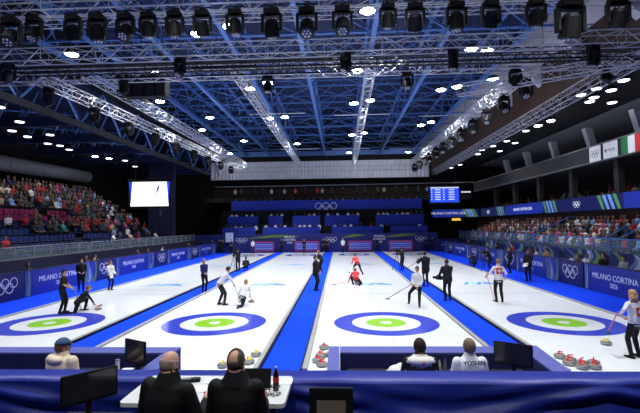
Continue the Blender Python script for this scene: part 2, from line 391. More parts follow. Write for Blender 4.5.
# ================================================================== CEILING LAMPS
def lamp_proto(name, w, m, cat, hl):
    t = thing(name, 'x', cat, (0, 0, 0))
    MB().lathe([(w*.35, .26), (w*.8, .2), (w*1.04, .03), (w*1.04, 0), (w, 0)], M_DARK, 14).build('housing', t)
    MB().lathe([(w*.96, -.005), (w*.8, -.05), (w*.3, -.07)], m, 14).build('diffuser', t)
    MB().tube((0, 0, .26), (0, 0, hl), .015, M_DARK, 4).build('hanger', t)
    return t
big = lamp_proto('floodlight', .36, M_LAMP, 'ceiling lamp', 3.9)
def add_spot(p, parent, w, ang, aim=(0, 0, -1)):
    ld = bpy.data.lights.new('lamp_beam', 'SPOT'); ld.energy = w; ld.spot_size = math.radians(ang); ld.spot_blend = .35; ld.shadow_soft_size = .25
    ld.color = (.94, .97, 1)
    o = bpy.data.objects.new('lamp_beam', ld); COL.objects.link(o); o.parent = parent; o.location = p
    o.rotation_euler = V(aim).to_track_quat('-Z', 'Y').to_euler(); return o
LP = [(-4.83, 29.05), (-6.32, 30.2), (-4.87, 38.5), (-6.28, 38.76), (-5.06, 51.3), (-14.85, 57.5), (1.26, 34.6), (2.5, 33.9), (1.22, 27.25), (2.69, 46), (1.43, 46.9), (1.36, 58.5),
      (9.44, 59), (8.17, 42.9), (8.92, 41.7), (7.53, 31.6), (8.53, 31), (10.55, 29.5), (7.53, 24.3), (8.49, 24.5), (-7.11, 21.25), (-5.29, 20.6), (-15.04, 23.3), (-13.97, 32.75), (-13.93, 42.9),
      (-11.4, 10), (-4.6, 10), (1.6, 10), (7.8, 10), (1.4, 19.5), (-11.5, 26), (-11.6, 38), (-11, 49), (-7, -1.5), (-1, -1.5), (5, -1.5)]  # last three are added lamps, unseen behind the camera, to brighten the draped barrier
for i, (x, y) in enumerate(LP):
    o = big if i == 0 else copy_tree(big)
    o.location = (x, y, 13.3); o['label'] = 'round white floodlight hanging under the blue roof over the ice'; o['group'] = 'floodlights under the blue roof'
SP = [0, 2, 4, 6, 8, 10, 13, 15, 18, 20, 22, 23, 24, 25, 26, 27, 28, 29, 30, 31, 32]
roots = [o for o in bpy.data.objects if o.name.startswith('floodlight')]
lamps = sorted([o for o in roots], key=lambda o: o.name)
for o in roots:
    i = [k for k, (x, y) in enumerate(LP) if abs(o.location.x-x) < .01 and abs(o.location.y-y) < .01][0]
    if i in SP: add_spot((0, 0, -.12), o, SPOT_W, 96)
    if i >= 33: add_spot((0, 0, -.12), o, SPOT_W*.45, 70, (0, .62, -1))  # added fill beams from behind the camera, aimed at the satin drape
    if i in (5, 11, 12): add_spot((0, 0, -.12), o, SPOT_W*.16, 110, (0, 1, -.25))
sm = lamp_proto('panel_lamp', .3, M_LAMPS, 'ceiling lamp', 3.3); sm2 = lamp_proto('panel_lamp', .3, M_LAMPS, 'ceiling lamp', .26)
LB = [(-21.7, 28.06), (-24.24, 30.6), (-22.44, 32.2), (-24.61, 32.7), (-25, 35.6), (-24.58, 36.6), (-25.03, 38.56), (-24.95, 42.65), (-24.25, 44.06), (-23.3, 45.6), (-24.46, 50.25), (-21.46, 51.55), (-21.6, 54.4), (-20.2, 24.5), (-22, 24.0), (-26.5, 27)]
RB = [(15.8, 24.3), (15.15, 25.7), (16.23, 26.1), (16.06, 27.55), (16.33, 28.5), (17.95, 28.84), (16.11, 35.34), (16.33, 33.66), (15.94, 37.2), (15.3, 46.64), (15.64, 44.3), (15.73, 49.35), (17.5, 47.5), (16.05, 41.7), (17.26, 42.8), (16.12, 58), (15.69, 61), (14.9, 26.9)]
k = 0
for side, pts, z in (('video screen side', LB, 10.75), ('flag side', RB, 11.3)):
    for j, (x, y) in enumerate(pts):
        pp = sm if z < 11 else sm2; o = pp if j == 0 else copy_tree(pp); k += 1
        o.location = (x, y, z); o['label'] = f'flat white lamp under the dark low ceiling on the {side}'; o['group'] = f'flat lamps on the {side}'
        if j % 3 == 0: add_spot((0, 0, -.12), o, BAY_W, 140)
for x, y in ((16.11, 35.34), (16.33, 33.66), (-24.95, 42.65), (-24.25, 44.06)):
    for o in bpy.data.objects:
        if o.name.startswith('panel_lamp') and abs(o.location.x-x) < .02 and abs(o.location.y-y) < .02:
            for ch in o.children:
                if ch.name.startswith('diffuser'):
                    ch.data = ch.data.copy(); ch.data.materials[0] = M_LAMP
# ================================================================== MOVING LIGHTS
M_LENS = mat('stage_lens', (70, 74, 84), .15, .2)
def moving_head():
    t = thing('moving_head_light', 'x', 'stage light')
    MB().b2((-.2, -.14, -.16), (.2, .14, 0), M_BLACK).b2((-.05, -.05, 0), (.05, .05, .12), M_DARK).b2((-.29, -.03, .09), (.29, .03, .13), M_DARK).build('base', t, bevel=.015)
    y = MB()
    for s in (-1, 1): y.b2((s*.24-.035, -.08, -.62), (s*.24+.035, .08, -.14), M_BLACK)
    y.b2((-.27, -.08, -.2), (.27, .08, -.14), M_BLACK); y.build('yoke', t, bevel=.012)
    h = MB().lathe([(.12, .22), (.17, .15), (.19, -.05), (.2, -.22), (.16, -.24)], M_BLACK, 14).build('lamp_head', t, smooth=False)
    h.location = (0, 0, -.5)
    ln = MB().lathe([(.155, -.235), (.1, -.25)], M_LENS, 12); 
    for q in range(7):
        a = q*PI/3; rr = 0 if q == 6 else .09; ln.lathe([(.03, -.25), (.02, -.26)], M_ALU, 6, (rr*math.cos(a), rr*math.sin(a), 0))
    ln.build('lens', h)
    return t
MH = moving_head(); first = True
def put_head(x, y, z, tilt, rz, label, group, sc=1.0):
    global first
    o = MH if first else copy_tree(MH); first = False
    o.location = (x, y, z); o.rotation_euler = (0, 0, rz); o.scale = (sc,)*3; o['label'] = label; o['group'] = group
    for ch in o.children:
        if ch.name.startswith('lamp_head'): ch.rotation_euler = (tilt, 0, 0)
for i, px in enumerate((5, 30, 72, 98, 128, 152, 180, 209, 243, 281, 317, 353, 399, 426, 467, 501, 545, 578, 624)):
    x = (px-328)/430.5*13.4*1.0 - .62
    sc_ = random.uniform(1.0, 1.25) if px != 578 else 1.6; put_head(x, 13.35, 10.5-.11*sc_, random.uniform(-.7, .7), random.uniform(-.12, .12), 'big black moving light hanging from the cross truss at the very top', 'moving lights on the top cross truss', sc_)
for i in range(12):
    f = i/11; put_head(8.69-.3*f, 20.2+28*f, 10.12, -.5, random.uniform(-.4, .4), 'black spotlight hanging from the truss beside the pale concrete soffit', 'spotlights beside the pale soffit', 1.15)
for i in range(9):
    f = i/8; put_head(-13.9+1.7*f, 19.8+28*f, 10.22, .5, random.uniform(-.4, .4), 'black spotlight hanging from the truss nearest the video screen', 'spotlights nearest the video screen', 1.1)
for i, x in enumerate((-13.2, -9.6, -6.2, -3.1, .3, 3.0, 4.4, 7.6, 9.6, 11.4)):
    put_head(x, 16.4+(i % 2)*2.2, 10.1, random.uniform(-1, 1), random.uniform(-1, 1), 'black spotlight tucked among the middle pair of cross trusses', 'spotlights in the middle trusses')
for i in range(4):
    t = thing('hanging_loudspeaker', 'black loudspeaker box hanging in a row of four below the middle trusses', 'loudspeaker', (-10.6+.56*i, 21.2, 10.6), 0, 'four hanging loudspeakers')
    MB().b2((-.26, -.3, -.55), (.26, .3, .55), M_BLACK).build('cabinet', t, bevel=.02)
    MB().b2((-.22, -.315, -.5), (.22, -.3, .5), M_DARK).build('grille', t)
    MB().tube((0, 0, .55), (0, 0, 6.6), .02, M_DARK, 4).build('cable', t)
# ================================================================== FIGURES
class Body:
    def __init__(s): s.v = []; s.f = []; s.t = []
    def loft(s, pts, rad, tg, side=(1, 0, 0), n=12, cap=True):
        pts = [V(p) for p in pts]; rad = [(r, r) if not isinstance(r, tuple) else r for r in rad]
        P = []; R = []
        for i in range(len(pts)-1):
            k = max(1, int((pts[i+1]-pts[i]).length/.03))
            for j in range(k):
                f = j/k; P.append(pts[i].lerp(pts[i+1], f)); R.append(tuple(rad[i][q]*(1-f)+rad[i+1][q]*f for q in (0, 1)))
        P.append(pts[-1]); R.append(rad[-1])
        if cap:
            d0 = (P[0]-P[1]).normalized(); d1 = (P[-1]-P[-2]).normalized(); r0, r1 = R[0], R[-1]
            m0, m1 = min(r0), min(r1)
            P = [P[0]+d0*m0*.9, P[0]+d0*m0*.6]+P+[P[-1]+d1*m1*.6, P[-1]+d1*m1*.9]
            R = [(r0[0]*.35, r0[1]*.35), (r0[0]*.78, r0[1]*.78)]+R+[(r1[0]*.78, r1[1]*.78), (r1[0]*.35, r1[1]*.35)]
        o = len(s.v); sd = V(side)
        for i, p in enumerate(P):
            d = (P[min(i+1, len(P)-1)]-P[max(i-1, 0)]).normalized()
            a = sd - d*sd.dot(d)
            a = a.normalized() if a.length > .05 else d.orthogonal().normalized()
            b = d.cross(a)
            for j in range(n):
                t = 2*PI*j/n; s.v.append(p+a*math.cos(t)*R[i][0]+b*math.sin(t)*R[i][1]); s.t.append(tg)
        for i in range(len(P)-1):
            for j in range(n): s.f.append((o+i*n+j, o+i*n+(j+1) % n, o+(i+1)*n+(j+1) % n, o+(i+1)*n+j))
        s.f.append(tuple(o+j for j in reversed(range(n)))); s.f.append(tuple(o+(len(P)-1)*n+j for j in range(n)))
    def ell(s, c, r, tg, M=None, n=12, m=8):
        M = M or Matrix.Identity(3); o = len(s.v); c = V(c)
        for i in range(m+1):
            ph = PI*i/m; ph = min(max(ph, .12), PI-.12)
            for j in range(n):
                t = 2*PI*j/n
                s.v.append(c+M @ V((r[0]*math.sin(ph)*math.cos(t), r[1]*math.sin(ph)*math.sin(t), r[2]*math.cos(ph)))); s.t.append(tg)
        for i in range(m):
            for j in range(n): s.f.append((o+i*n+j, o+i*n+(j+1) % n, o+(i+1)*n+(j+1) % n, o+(i+1)*n+j))
        s.f.append(tuple(o+j for j in reversed(range(n)))); s.f.append(tuple(o+m*n+j for j in range(n)))
def ik(A, T, l1, l2, hint):
    A, T = V(A), V(T); d = T-A; L = d.length
    if L > (l1+l2)*.995: T = A+d.normalized()*(l1+l2)*.995; d = T-A; L = d.length
    L = max(L, abs(l1-l2)+.02); u = d.normalized(); x = (l1*l1-l2*l2+L*L)/(2*L); hh = math.sqrt(max(l1*l1-x*x, 0))
    h = V(hint); h = (h-u*h.dot(u)); h = h.normalized() if h.length > 1e-3 else u.orthogonal().normalized()
    return A+u*x+h*hh, T
CM = {}
def cmat(c, kind='cloth'):
    k = (tuple(c), kind)
    if k not in CM: CM[k] = mat('%s_%d_%d_%d' % ((kind,)+tuple(c)), c, .75 if kind != 'skin' else .55, 0, .1, 9, spec=.25)
    return CM[k]
def hand_geo(mb, w, d, nrm, m, s=1.0, side=1, curl=.5):
    d = V(d).normalized(); nrm = V(nrm); nrm = (nrm-d*nrm.dot(d)).normalized(); a = d.cross(nrm)*side; w = V(w)
    R = Matrix((a, d, nrm)).transposed()
    mb.box(w+d*.045*s, (.075*s, .1*s, .03*s), m, R)
    for k, (ox, ln) in enumerate(((-.029, .062), (-.01, .075), (.01, .07), (.029, .055))):
        p = w+(a*ox+d*.092)*s; q = p+(d*math.cos(curl*.6)+nrm*math.sin(curl*.6))*ln*.5*s; r_ = q+(d*math.cos(curl*1.9)+nrm*math.sin(curl*1.9))*ln*.5*s
        mb.tube(p-d*.015*s, q, .0095*s, m, 6); mb.tube(q, r_, .009*s, m, 6, .0075*s)
    p = w+(a*-.036+d*.025)*s; q = p+(a*-.5+d*.75+nrm*.35)*.04*s; r_ = q+(d*.8+nrm*.5)*.032*s
    mb.tube(p, q, .011*s, m, 6); mb.tube(q, r_, .0105*s, m, 6, .008*s)
def figure(label, pos, rz=0, h=1.75, hip=(0, 0, .965), lean=0, side=0, twist=0, hands=None, feet=None, look=(0, 1, 0), up=None,
           top=(20, 20, 24), pants=(18, 18, 20), shoes=(20, 20, 20), skin=(196, 150, 125), sleeve=True, bulk=0, hs=1.06, hunch=0, hem=0, vox=.02, name='person',
           hair='short', haircol=(50, 36, 26), group=None, hips_w=.095, elbow=None, knee=None, sleevecol=None, fingers=True, extra=None, smooth_it=2, headup=None, gloves=None, cat='person'):
    s = h/1.75; B = Body(); hip = V(hip); lr, sr = math.radians(lean), math.radians(side); tw = math.radians(twist)
    t = V((math.sin(sr), math.sin(lr)*math.cos(sr), math.cos(lr)*math.cos(sr))); rv = V((math.cos(tw), math.sin(tw), 0)); rv = (rv-t*rv.dot(t)).normalized()
    fw = t.cross(rv)*-1; fw = rv.cross(t)*-1 if fw.y < 0 and lean < 60 else fw
    S = hip+t*.47; nb = S+t*.07; hd = (t+V((0, 0, 1.2 if headup is None else headup))).normalized(); hc = nb+hd*(.15-hunch)
    w = 1+bulk
    # torso, neck
    B.loft([hip+t*(-.03-hem), hip+t*.08, hip+t*.2, hip+t*.36, S, S+t*.07], [(.172*w, .13*w), (.165*w, .125*w), (.155*w, .115*w), (.18*w, .125*w), (.165*w, .1*w), (.085*w, .07*w)], 'top', rv, n=28)
    B.loft([hip+V((0, 0, -.1)), hip-t*.05], [(.15, .11), (.155, .115)], 'pants', rv, n=20)
    B.loft([S+t*.03, nb, hc-hd*.06], [.066, .06, .056], 'skin', rv)
    sh = {}
    hands = hands or [(-.27, .06, .82), (.27, .06, .82)]; feet = feet or [(-.1, 0, 0), (.1, 0, 0)]
    ends = []
    for i, sg in enumerate((-1, 1)):
        a = S+rv*sg*.17*(1+bulk*.45)-t*.015; el, wr = ik(a, hands[i], .29, .26, (elbow[i] if elbow else (sg*.5, -1, -.3)))
        B.loft([a, a.lerp(el, .5), el], [.068*w, .057*w, .048*w], 'top', fw)
        if sleeve: B.loft([el, wr-(wr-el)*.05], [.048*w, .038*w], 'sleeve' if sleevecol else 'top', fw)
        else: B.loft([el-(el-a)*.2, wr], [.04, .028], 'skin', fw)
        ends.append((el, wr, sg))
        B.ell(wr+(wr-el).normalized()*.02, (.03, .03, .03), 'skin')
        if not fingers: B.ell(wr+(wr-el).normalized()*.06, (.036, .036, .05), 'skin')
        ht = hip+rv*sg*hips_w+V((0, 0, -.04)); an = V(feet[i][:3])+V((0, 0, .085)); kn, an2 = ik(ht, an, .44, .43, (knee[i] if knee else (sg*.1, 1, 0)))
        B.loft([ht, ht.lerp(kn, .5), kn, kn.lerp(an2, .35), an2], [.098, .086, .066, .066, .05], 'pants', (1, 0, 0))
        fd = V(feet[i][3]) if len(feet[i]) > 3 else V((sg*.15, 1, 0)); fd.normalize(); ft = an2-V((0, 0, .045))
        B.loft([ft-fd*.05, ft+fd*.08, ft+fd*.17], [(.042, .042), (.046, .036), (.038, .024)], 'shoe', fd.cross(V((0, 0, 1))), n=10)
        B.loft([an2+V((0, 0, .02)), ft], [.044, .042], 'shoe', (1, 0, 0), n=10)
    # head
    lk = V(look).normalized(); hu = V(up).normalized() if up else V((0, 0, 1)); hr = lk.cross(hu).normalized(); hu = hr.cross(lk).normalized()
    HM = Matrix((hr, lk, hu)).transposed()
    def hp(x, y, z): return hc+HM @ (V((x, y, z))*hs)
    B.ell(hp(0, -.005, .02), (.077*hs, .096*hs, .1*hs), 'skin', HM, 16, 12); B.ell(hp(0, .03, -.045), (.06*hs, .062*hs, .065*hs), 'skin', HM, 14, 10)
    if vox < .03:
        B.ell(hp(0, .095, -.005), (.014, .022, .026), 'skin', HM, 8, 6)
        for q in (-1, 1):
            B.ell(hp(q*.078, -.01, -.005), (.012, .022, .034), 'skin', HM, 8, 6); B.ell(hp(q*.031, .081, .022), (.016, .014, .011), 'eye', HM, 8, 6)
        B.ell(hp(0, .086, -.052), (.026, .012, .009), 'lip', HM, 8, 6)
    if extra: extra(B, dict(S=S, t=t, rv=rv, fw=fw, hc=hc, hip=hip, HM=HM, ends=ends))
    pal = {'top': cmat(top), 'sleeve': cmat(sleevecol or top), 'pants': cmat(pants), 'shoe': cmat(shoes), 'skin': cmat(skin, 'skin'), 'eye': cmat((40, 30, 28), 'eye'),
           'lip': cmat((150, 85, 75), 'lip'), 'hair': cmat(haircol, 'hair'), 'alt': cmat((236, 232, 222))}
    me = bpy.data.meshes.new('src'); me.from_pydata([tuple(p) for p in B.v], [], B.f)
    tmp = bpy.data.objects.new('src', me); COL.objects.link(tmp)
    r = tmp.modifiers.new('r', 'REMESH'); r.mode = 'VOXEL'; r.voxel_size = vox
    if smooth_it: sm_ = tmp.modifiers.new('s', 'SMOOTH'); sm_.iterations = smooth_it; sm_.factor = .5
    dg = bpy.context.evaluated_depsgraph_get(); out = bpy.data.meshes.new_from_object(tmp.evaluated_get(dg)); bpy.data.objects.remove(tmp)
    kd = kdtree.KDTree(len(B.v))
    for i, p in enumerate(B.v): kd.insert(p, i)
    kd.balance(); tags = list(pal.keys()); used = []; idx = []
    for p in out.polygons:
        tg = B.t[kd.find(p.center)[1]]
        if tg not in used: used.append(tg)
        idx.append(used.index(tg))
    vs = [v.co.copy() for v in out.vertices]; fs = [tuple(p.vertices) for p in out.polygons]
    mb = MB(); mb.mats = [pal[u] for u in used]; mb.v = vs; mb.f = [list(f) for f in fs]; mb.m = idx
    if fingers:
        hm = cmat(gloves, 'glove') if gloves else pal['skin']
        for el, wr, sg in ends: hand_geo(mb, wr, wr-el, (-sg*.8, .6, -.2), hm, 1, sg, .7)
    bpy.data.meshes.remove(out)
    for i, p in enumerate(mb.v): mb.v[i] = p*s
    o = mb.build(name, smooth=True); o.location = pos; o.rotation_euler = (0, 0, rz)
    if label: tag(o, label, cat, group)
    hm_ = cmat(haircol, 'hair')
    def shell(name, r, c, keep, m, th=1.0):
        q = MB(); n, k = 20, 14; vs = []; ok = []
        for i in range(k+1):
            ph = PI*i/k
            for j in range(n):
                a = 2*PI*j/n; l = V((r[0]*math.sin(ph)*math.cos(a), r[1]*math.sin(ph)*math.sin(a), r[2]*math.cos(ph)))+V(c); inner = V(c)+(l-V(c))*.84
                vs.append((l, inner)); ok.append(keep(l))
        F = []
        for i in range(k):
            for j in range(n):
                f = (i*n+j, i*n+(j+1) % n, (i+1)*n+(j+1) % n, (i+1)*n+j)
                if all(ok[x] for x in f): F.append(f)
        from collections import Counter
        N = len(vs); vv = [hp(*a) for a, b in vs]+[hp(*b) for a, b in vs]; ed = Counter(); FF = list(F)
        for f in F:
            FF.append(tuple(x+N for x in reversed(f)))
            for x, y in zip(f, f[1:]+f[:1]): ed[(x, y)] += 1
        for (x, y) in list(ed):
            if (y, x) not in ed: FF.append((y, x, x+N, y+N))
        usedv = sorted({x for f in FF for x in f}); mp = {x: i for i, x in enumerate(usedv)}
        q.add([vv[x]*s for x in usedv], [[mp[x] for x in f] for f in FF], m)
        return q.build(name, o, smooth=True)
    if hair in ('short', 'bun', 'long', 'tail'):
        shell('hair', (.086, .106, .112), (0, -.008, .028), lambda l: (l.y < .05 and l.z > -.055) or (l.z > .07), hm_)
        if hair != 'short':
            q = MB()
            if hair == 'bun': q.lathe([(.01, -.04), (.04, -.025), (.045, 0), (.04, .025), (.01, .04)], hm_, 10, tuple(hp(0, -.13, .05)*s))
            elif hair == 'long':
                for k in range(7):
                    a = (k-3)*.028; q.tube(hp(a, -.085+abs(a)*.5, .02)*s, hp(a*1.25, -.1+abs(a)*.5, -.19)*s, .03*s, hm_, 7, .022*s)
            else: q.tube(hp(0, -.1, .05)*s, hp(0, -.15, -.12)*s, .032*s, hm_, 8, .015*s)
            q.build('hair_tail', o, smooth=True)
    elif hair == 'bald':
        shell('hair', (.084, .103, .108), (0, -.008, .02), lambda l: l.y < .03 and -.07 < l.z < .045, hm_)
    elif hair == 'spot':
        shell('hair', (.086, .105, .114), (0, -.008, .024), lambda l: ((l.y < .05 and l.z > -.06) or l.z > .075) and not ((l.z > .045) and l.y < -.01 and (l.x+.012)**2+(l.y+.075)**2 < .0024), hm_)
    elif hair in ('cap', 'beanie'):
        shell('hair', (.083, .102, .108), (0, -.008, .02), lambda l: l.y < .04 and -.07 < l.z < .05, hm_)
    return o, hp, s, shell
def add_cap(o, hp, s, shell, col, back=(0, 0)):
    m = cmat(col, 'cap'); shell('cap', (.091, .111, .118), (0, -.006, .03), lambda l: l.z > .035, m)
    n = 9; top_ = []; 
    for k in range(n):
        a = PI*(k/(n-1)); top_.append((.08*math.cos(a), .085+.085*math.sin(a), .045-.02*math.sin(a)))
    q = MB(); vs = [hp(*p)*s for p in top_]; off = (hp(0, 0, .007)-hp(0, 0, 0))*s; q.prism(vs, off, m); q.build('cap_brim', o)
def L2W(pos, rz, p): return V(pos)+Matrix.Rotation(rz, 3, 'Z') @ V(p)
def broom(label, p_top, p_bot, col=(225, 225, 228)):
    p0, p1 = V(p_bot), V(p_top); t = thing('curling_broom', label, 'broom', tuple(p0)); d = p1-p0
    MB().tube((0, 0, .03), tuple(d), .0135, cmat(col, 'shaft'), 8).build('shaft', t)
    MB().b2((-.1, -.035, 0), (.1, .035, .035), cmat((60, 90, 150), 'pad')).b2((-.03, -.02, .03), (.03, .02, .06), M_BLACK).build('broom_head', t, bevel=.008)
M_GRAN = mat('granite', (120, 122, 118), .3, 0, .35, 60); M_GRB = mat('granite_band', (165, 168, 165), .6, 0, .2, 80)
M_HRED = mat('red_handle', (205, 35, 40), .4, 0, .05); M_HYEL = mat('yellow_handle', (232, 206, 40), .4, 0, .05)
def stone(label, x, y, col, rz=0, group=None, z=0.0):
    t = thing('curling_stone', label, 'curling stone', (x, y, z), rz, group)
    b = MB().lathe([(.06, 0), (.11, .006), (.137, .03), (.1445, .05)], M_GRAN, 24); b.lathe([(.1445, .048), (.1455, .06), (.1445, .07)], M_GRB, 24)
    b.lathe([(.1445, .07), (.137, .09), (.115, .108), (.07, .115)], M_GRAN, 24); b.build('stone_body', t, smooth=True)
    h = MB().lathe([(.075, .113), (.072, .122), (.03, .128)], col, 20)
    h.tube((0, .05, .12), (0, .045, .165), .016, col, 8); h.tube((0, .05, .163), (0, -.075, .175), .017, col, 8, .014); h.build('handle', t, smooth=True)
    return t
# ================================================================== SPECTATORS AND SEATS
def spec_proto(k):
    hd = [[(-.14, .3, .62), (.14, .3, .62)], [(-.06, .26, .7), (.08, .27, .68)], [(-.2, .42, .5), (.16, .34, .6)], [(-.1, .3, .85), (.12, .3, .88)]][k]
    o, *_ = figure(None, (0, 0, 0), 0, 1.72, (0, 0, .56), (4, 14, -3, 8)[k], (0, 3, -4, 0)[k], 0, hd, [(-.12, .42, 0), (.12, .42, 0)], look=((0, 1, -.1), (.3, 1, -.15), (-.3, 1, -.05), (0, 1, .05))[k],
                   vox=.042, fingers=False, hair='none', bulk=.15, skin=(140, 100, 82), smooth_it=1, name='spectator', extra=lambda B, q: B.ell(q['hc']+q['HM'] @ V((0, -.02, .045)), (.088, .1, .092), 'hair', q['HM']))
    return o
M_OBJ = mat('jacket_object_colour', rough=.8, noise=.15, scale=8, objcol=True)
PROT = []
HAIRS = [(30, 24, 20), (92, 66, 40), (46, 34, 26), (120, 116, 112)]
for k in range(4):
    o = spec_proto(k)
    for i, m in enumerate(o.data.materials):
        if m.name.startswith('cloth_20_20_24'): o.data.materials[i] = M_OBJ
        if m.name.startswith('hair'): o.data.materials[i] = cmat(HAIRS[k], 'hair')
    PROT.append(o)
TOPC = {'black': (22, 22, 26), 'dark grey': (56, 58, 64), 'navy': (26, 34, 78), 'red': (176, 30, 38), 'pink': (205, 80, 130), 'white': (222, 222, 226), 'beige': (178, 160, 132),
        'pale blue': (120, 160, 215), 'teal': (40, 120, 118), 'brown': (90, 62, 46)}
def pick(ws):
    ks = list(ws); return random.choices(ks, [ws[k] for k in ks])[0]
DARKMIX = {'black': 30, 'dark grey': 16, 'navy': 12, 'red': 10, 'pink': 5, 'white': 9, 'beige': 6, 'pale blue': 4, 'teal': 3, 'brown': 5}
LITMIX = {'black': 26, 'dark grey': 14, 'navy': 12, 'red': 8, 'pink': 3, 'white': 16, 'beige': 9, 'pale blue': 6, 'teal': 2, 'brown': 4}
from bpy_extras.object_utils import world_to_camera_view
bpy.context.view_layer.update()
def inview(p, mg=.03):
    q = world_to_camera_view(SC, SC.camera, V(p)); return q.z > 0 and -mg < q.x < 1+mg and -mg < q.y < 1+mg
ORD = ['bottom', 'second', 'third', 'fourth', 'fifth', 'sixth', 'seventh', 'eighth', 'ninth', 'tenth', 'top']
people = []     # (distance, pos, rz, colour, proto, where)
seats = []      # (distance, pos, rz, colour, where)
cam = V((0, 0, 3.5))
# --- stand on the video-screen side
mb = MB()
for i in range(11):
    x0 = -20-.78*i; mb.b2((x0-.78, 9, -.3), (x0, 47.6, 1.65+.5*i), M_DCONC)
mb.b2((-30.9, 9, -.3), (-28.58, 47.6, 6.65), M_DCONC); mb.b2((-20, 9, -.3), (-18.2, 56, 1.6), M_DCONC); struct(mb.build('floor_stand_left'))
struct(MB().b2((-18.2, 9, -.3), (-18.05, 56, 1.72), M_NAVYD).build('wall_stand_left'))
for i in range(11):
    z = 1.65+.5*i; x = -20-.78*i-.42; y = 20.2
    while y < 47:
        y += .52
        if 33.9 < y < 34.9 or 43.2 < y < 44.0: continue      # stairs
        if i >= 6: dens = .93
        elif i in (4, 5): dens = .85 if y > 37.5 else (.9 if i == 5 and y < 27.5 else .03)
        elif i in (2, 3): dens = .62 if 30 < y < 38 else (.75 if y > 38 else .04)
        else: dens = .45 if (i == 0 and y < 25.5) else (.35 if y > 37 else .04)
        p = (x, y, z)
        if not inview((x, y, z+.8)): continue
        d = (V(p)-cam).length
        sc_ = (150, 40, 96) if (i == 4 or i == 5) and 28 < y < 37.5 else ((150, 156, 170) if i == 4 and 24 < y <= 28 else (22, 38, 96))
        occ = random.random() < dens
        seats.append((d+(100 if occ else 0), p, -PI/2, sc_, f'{ORD[i]} row of the video screen side stand'))
        if occ: people.append((d, (x+random.uniform(-.04, .04), y, z+.015), -PI/2+random.uniform(-.35, .35), pick(DARKMIX), random.randrange(4), f'{ORD[i]} row, stand under the video screen'))
# --- lower stand on the flag side
mb = MB(); mb.b2((15.1, 9, -.3), (15.6, 56, 1.35), M_DCONC)
for i in range(5): mb.b2((15.6+.76*i, 9, -.3), (15.6+.76*(i+1), 56, 1.35+.3*i), M_DCONC)
struct(mb.build('floor_stand_right')); struct(MB().b2((15, 9, -.3), (15.1, 56, 1.5), M_NAVYD).build('wall_stand_right'))
for i in range(5):
    z = 1.35+.3*i; x = 15.6+.76*i+.42; y = 17.5
    while y < 53:
        y += .53
        if 25.2 < y < 26.6 or 36 < y < 36.9 or 46 < y < 46.8: continue
        p = (x, y, z)
        if not inview((x, y, z+.8)): continue
        d = (V(p)-cam).length; occ = random.random() < (.9 if y > 28 else .8)
        seats.append((d+(100 if occ else 0), p, PI/2, (22, 38, 96), f'{ORD[i]} row of the flag side lower stand'))
        if occ: people.append((d, (x, y, z+.015), PI/2+random.uniform(-.35, .35), pick(LITMIX), random.randrange(4), f'{ORD[i]} row, lower stand on the flag side'))
for i, (x, z) in enumerate(((20.6, 4.4), (21.7, 4.85), (23.3, 5.3))):
    y = 20
    while y < 60:
        y += .6
        p = (x, y, z)
        if not inview((x, y, z+1)): continue
        d = (V(p)-cam).length; occ = random.random() < .62
        seats.append((d+(100 if occ else 0), p, PI/2, (60, 62, 70), f'{ORD[i]} row of the balcony'))
        if occ: people.append((d, (x, y, z+.015), PI/2+random.uniform(-.35, .35), pick(DARKMIX), random.randrange(4), f'{ORD[i]} row, balcony behind the lit ribbon'))
# --- seats
def seat_proto():
    t = thing('stadium_seat', 'x', 'seat')
    MB().b2((-.21, -.22, .4), (.21, .2, .44), M_OBJ).b2((-.03, -.2, 0), (.03, -.1, .4), M_OBJ).build('seat_pan', t)
    MB().b2((-.21, -.27, .42), (.21, -.23, .82), M_OBJ).build('seat_back', t); return t
SP_ = seat_proto(); seats.sort(key=lambda q: q[0])
CN = {(150, 40, 96): 'magenta', (150, 156, 170): 'white', (22, 38, 96): 'blue', (60, 62, 70): 'dark grey'}
for j, (d, p, rz, c, where) in enumerate(seats[:300]):
    o = SP_ if j == 0 else copy_tree(SP_)
    o.location = p; o.rotation_euler = (0, 0, rz); n = f'{CN[c]} stadium seat in the {where}'; o['label'] = n; o['group'] = f'{CN[c]} seats, {where}'
    for ch in o.children: ch.color = srgb(*c)
mb = MB(); sm_ = {c: mat('seat_'+CN[c].replace(' ', '_'), c, .6) for c in CN}
for d, p, rz, c, where in seats[300:]:
    R = Matrix.Rotation(rz, 3, 'Z')
    for ce, di in (((0, -.01, .42), (.42, .42, .04)), ((0, -.25, .62), (.42, .04, .4))): mb.box(V(p)+R @ V(ce), di, sm_[c], R)
o = mb.build('stadium_seats'); tag(o, 'rest of the rows of plastic seats under the seated crowd', 'seats'); o['kind'] = 'stuff'
# --- people
people.sort(key=lambda q: q[0])
for j, (d, p, rz, cn, k, where) in enumerate(people[:262]):
    o = PROT[k].copy(); COL.objects.link(o); o.name = 'spectator'
    o.location = p; o.rotation_euler = (0, 0, rz); o.color = srgb(*TOPC[cn])
    tag(o, f'spectator in a {cn} top, {where}', 'person', f'spectators in {cn}, {where}')
crowd = MB(); cms = {c: cmat(TOPC[c], 'jacket') for c in TOPC}
pd = []
for o in PROT: pd.append(([v.co.copy() for v in o.data.vertices], [list(p.vertices) for p in o.data.polygons], [p.material_index for p in o.data.polygons], list(o.data.materials)))
for d, p, rz, cn, k, where in people[262:]:
    vs, fs, mi, ms = pd[k]; R = Matrix.Translation(p) @ Matrix.Rotation(rz, 4, 'Z'); o_ = len(crowd.v)
    crowd.v += [R @ v for v in vs]; mm = [crowd.mi(cms[cn] if m == M_OBJ else m) for m in ms]
    crowd.f += [[i+o_ for i in f] for f in fs]; crowd.m += [mm[i] for i in mi]
o = crowd.build('crowd', smooth=True); tag(o, 'rest of the seated crowd filling the farther rows of the stands and the balcony', 'crowd'); o['kind'] = 'stuff'
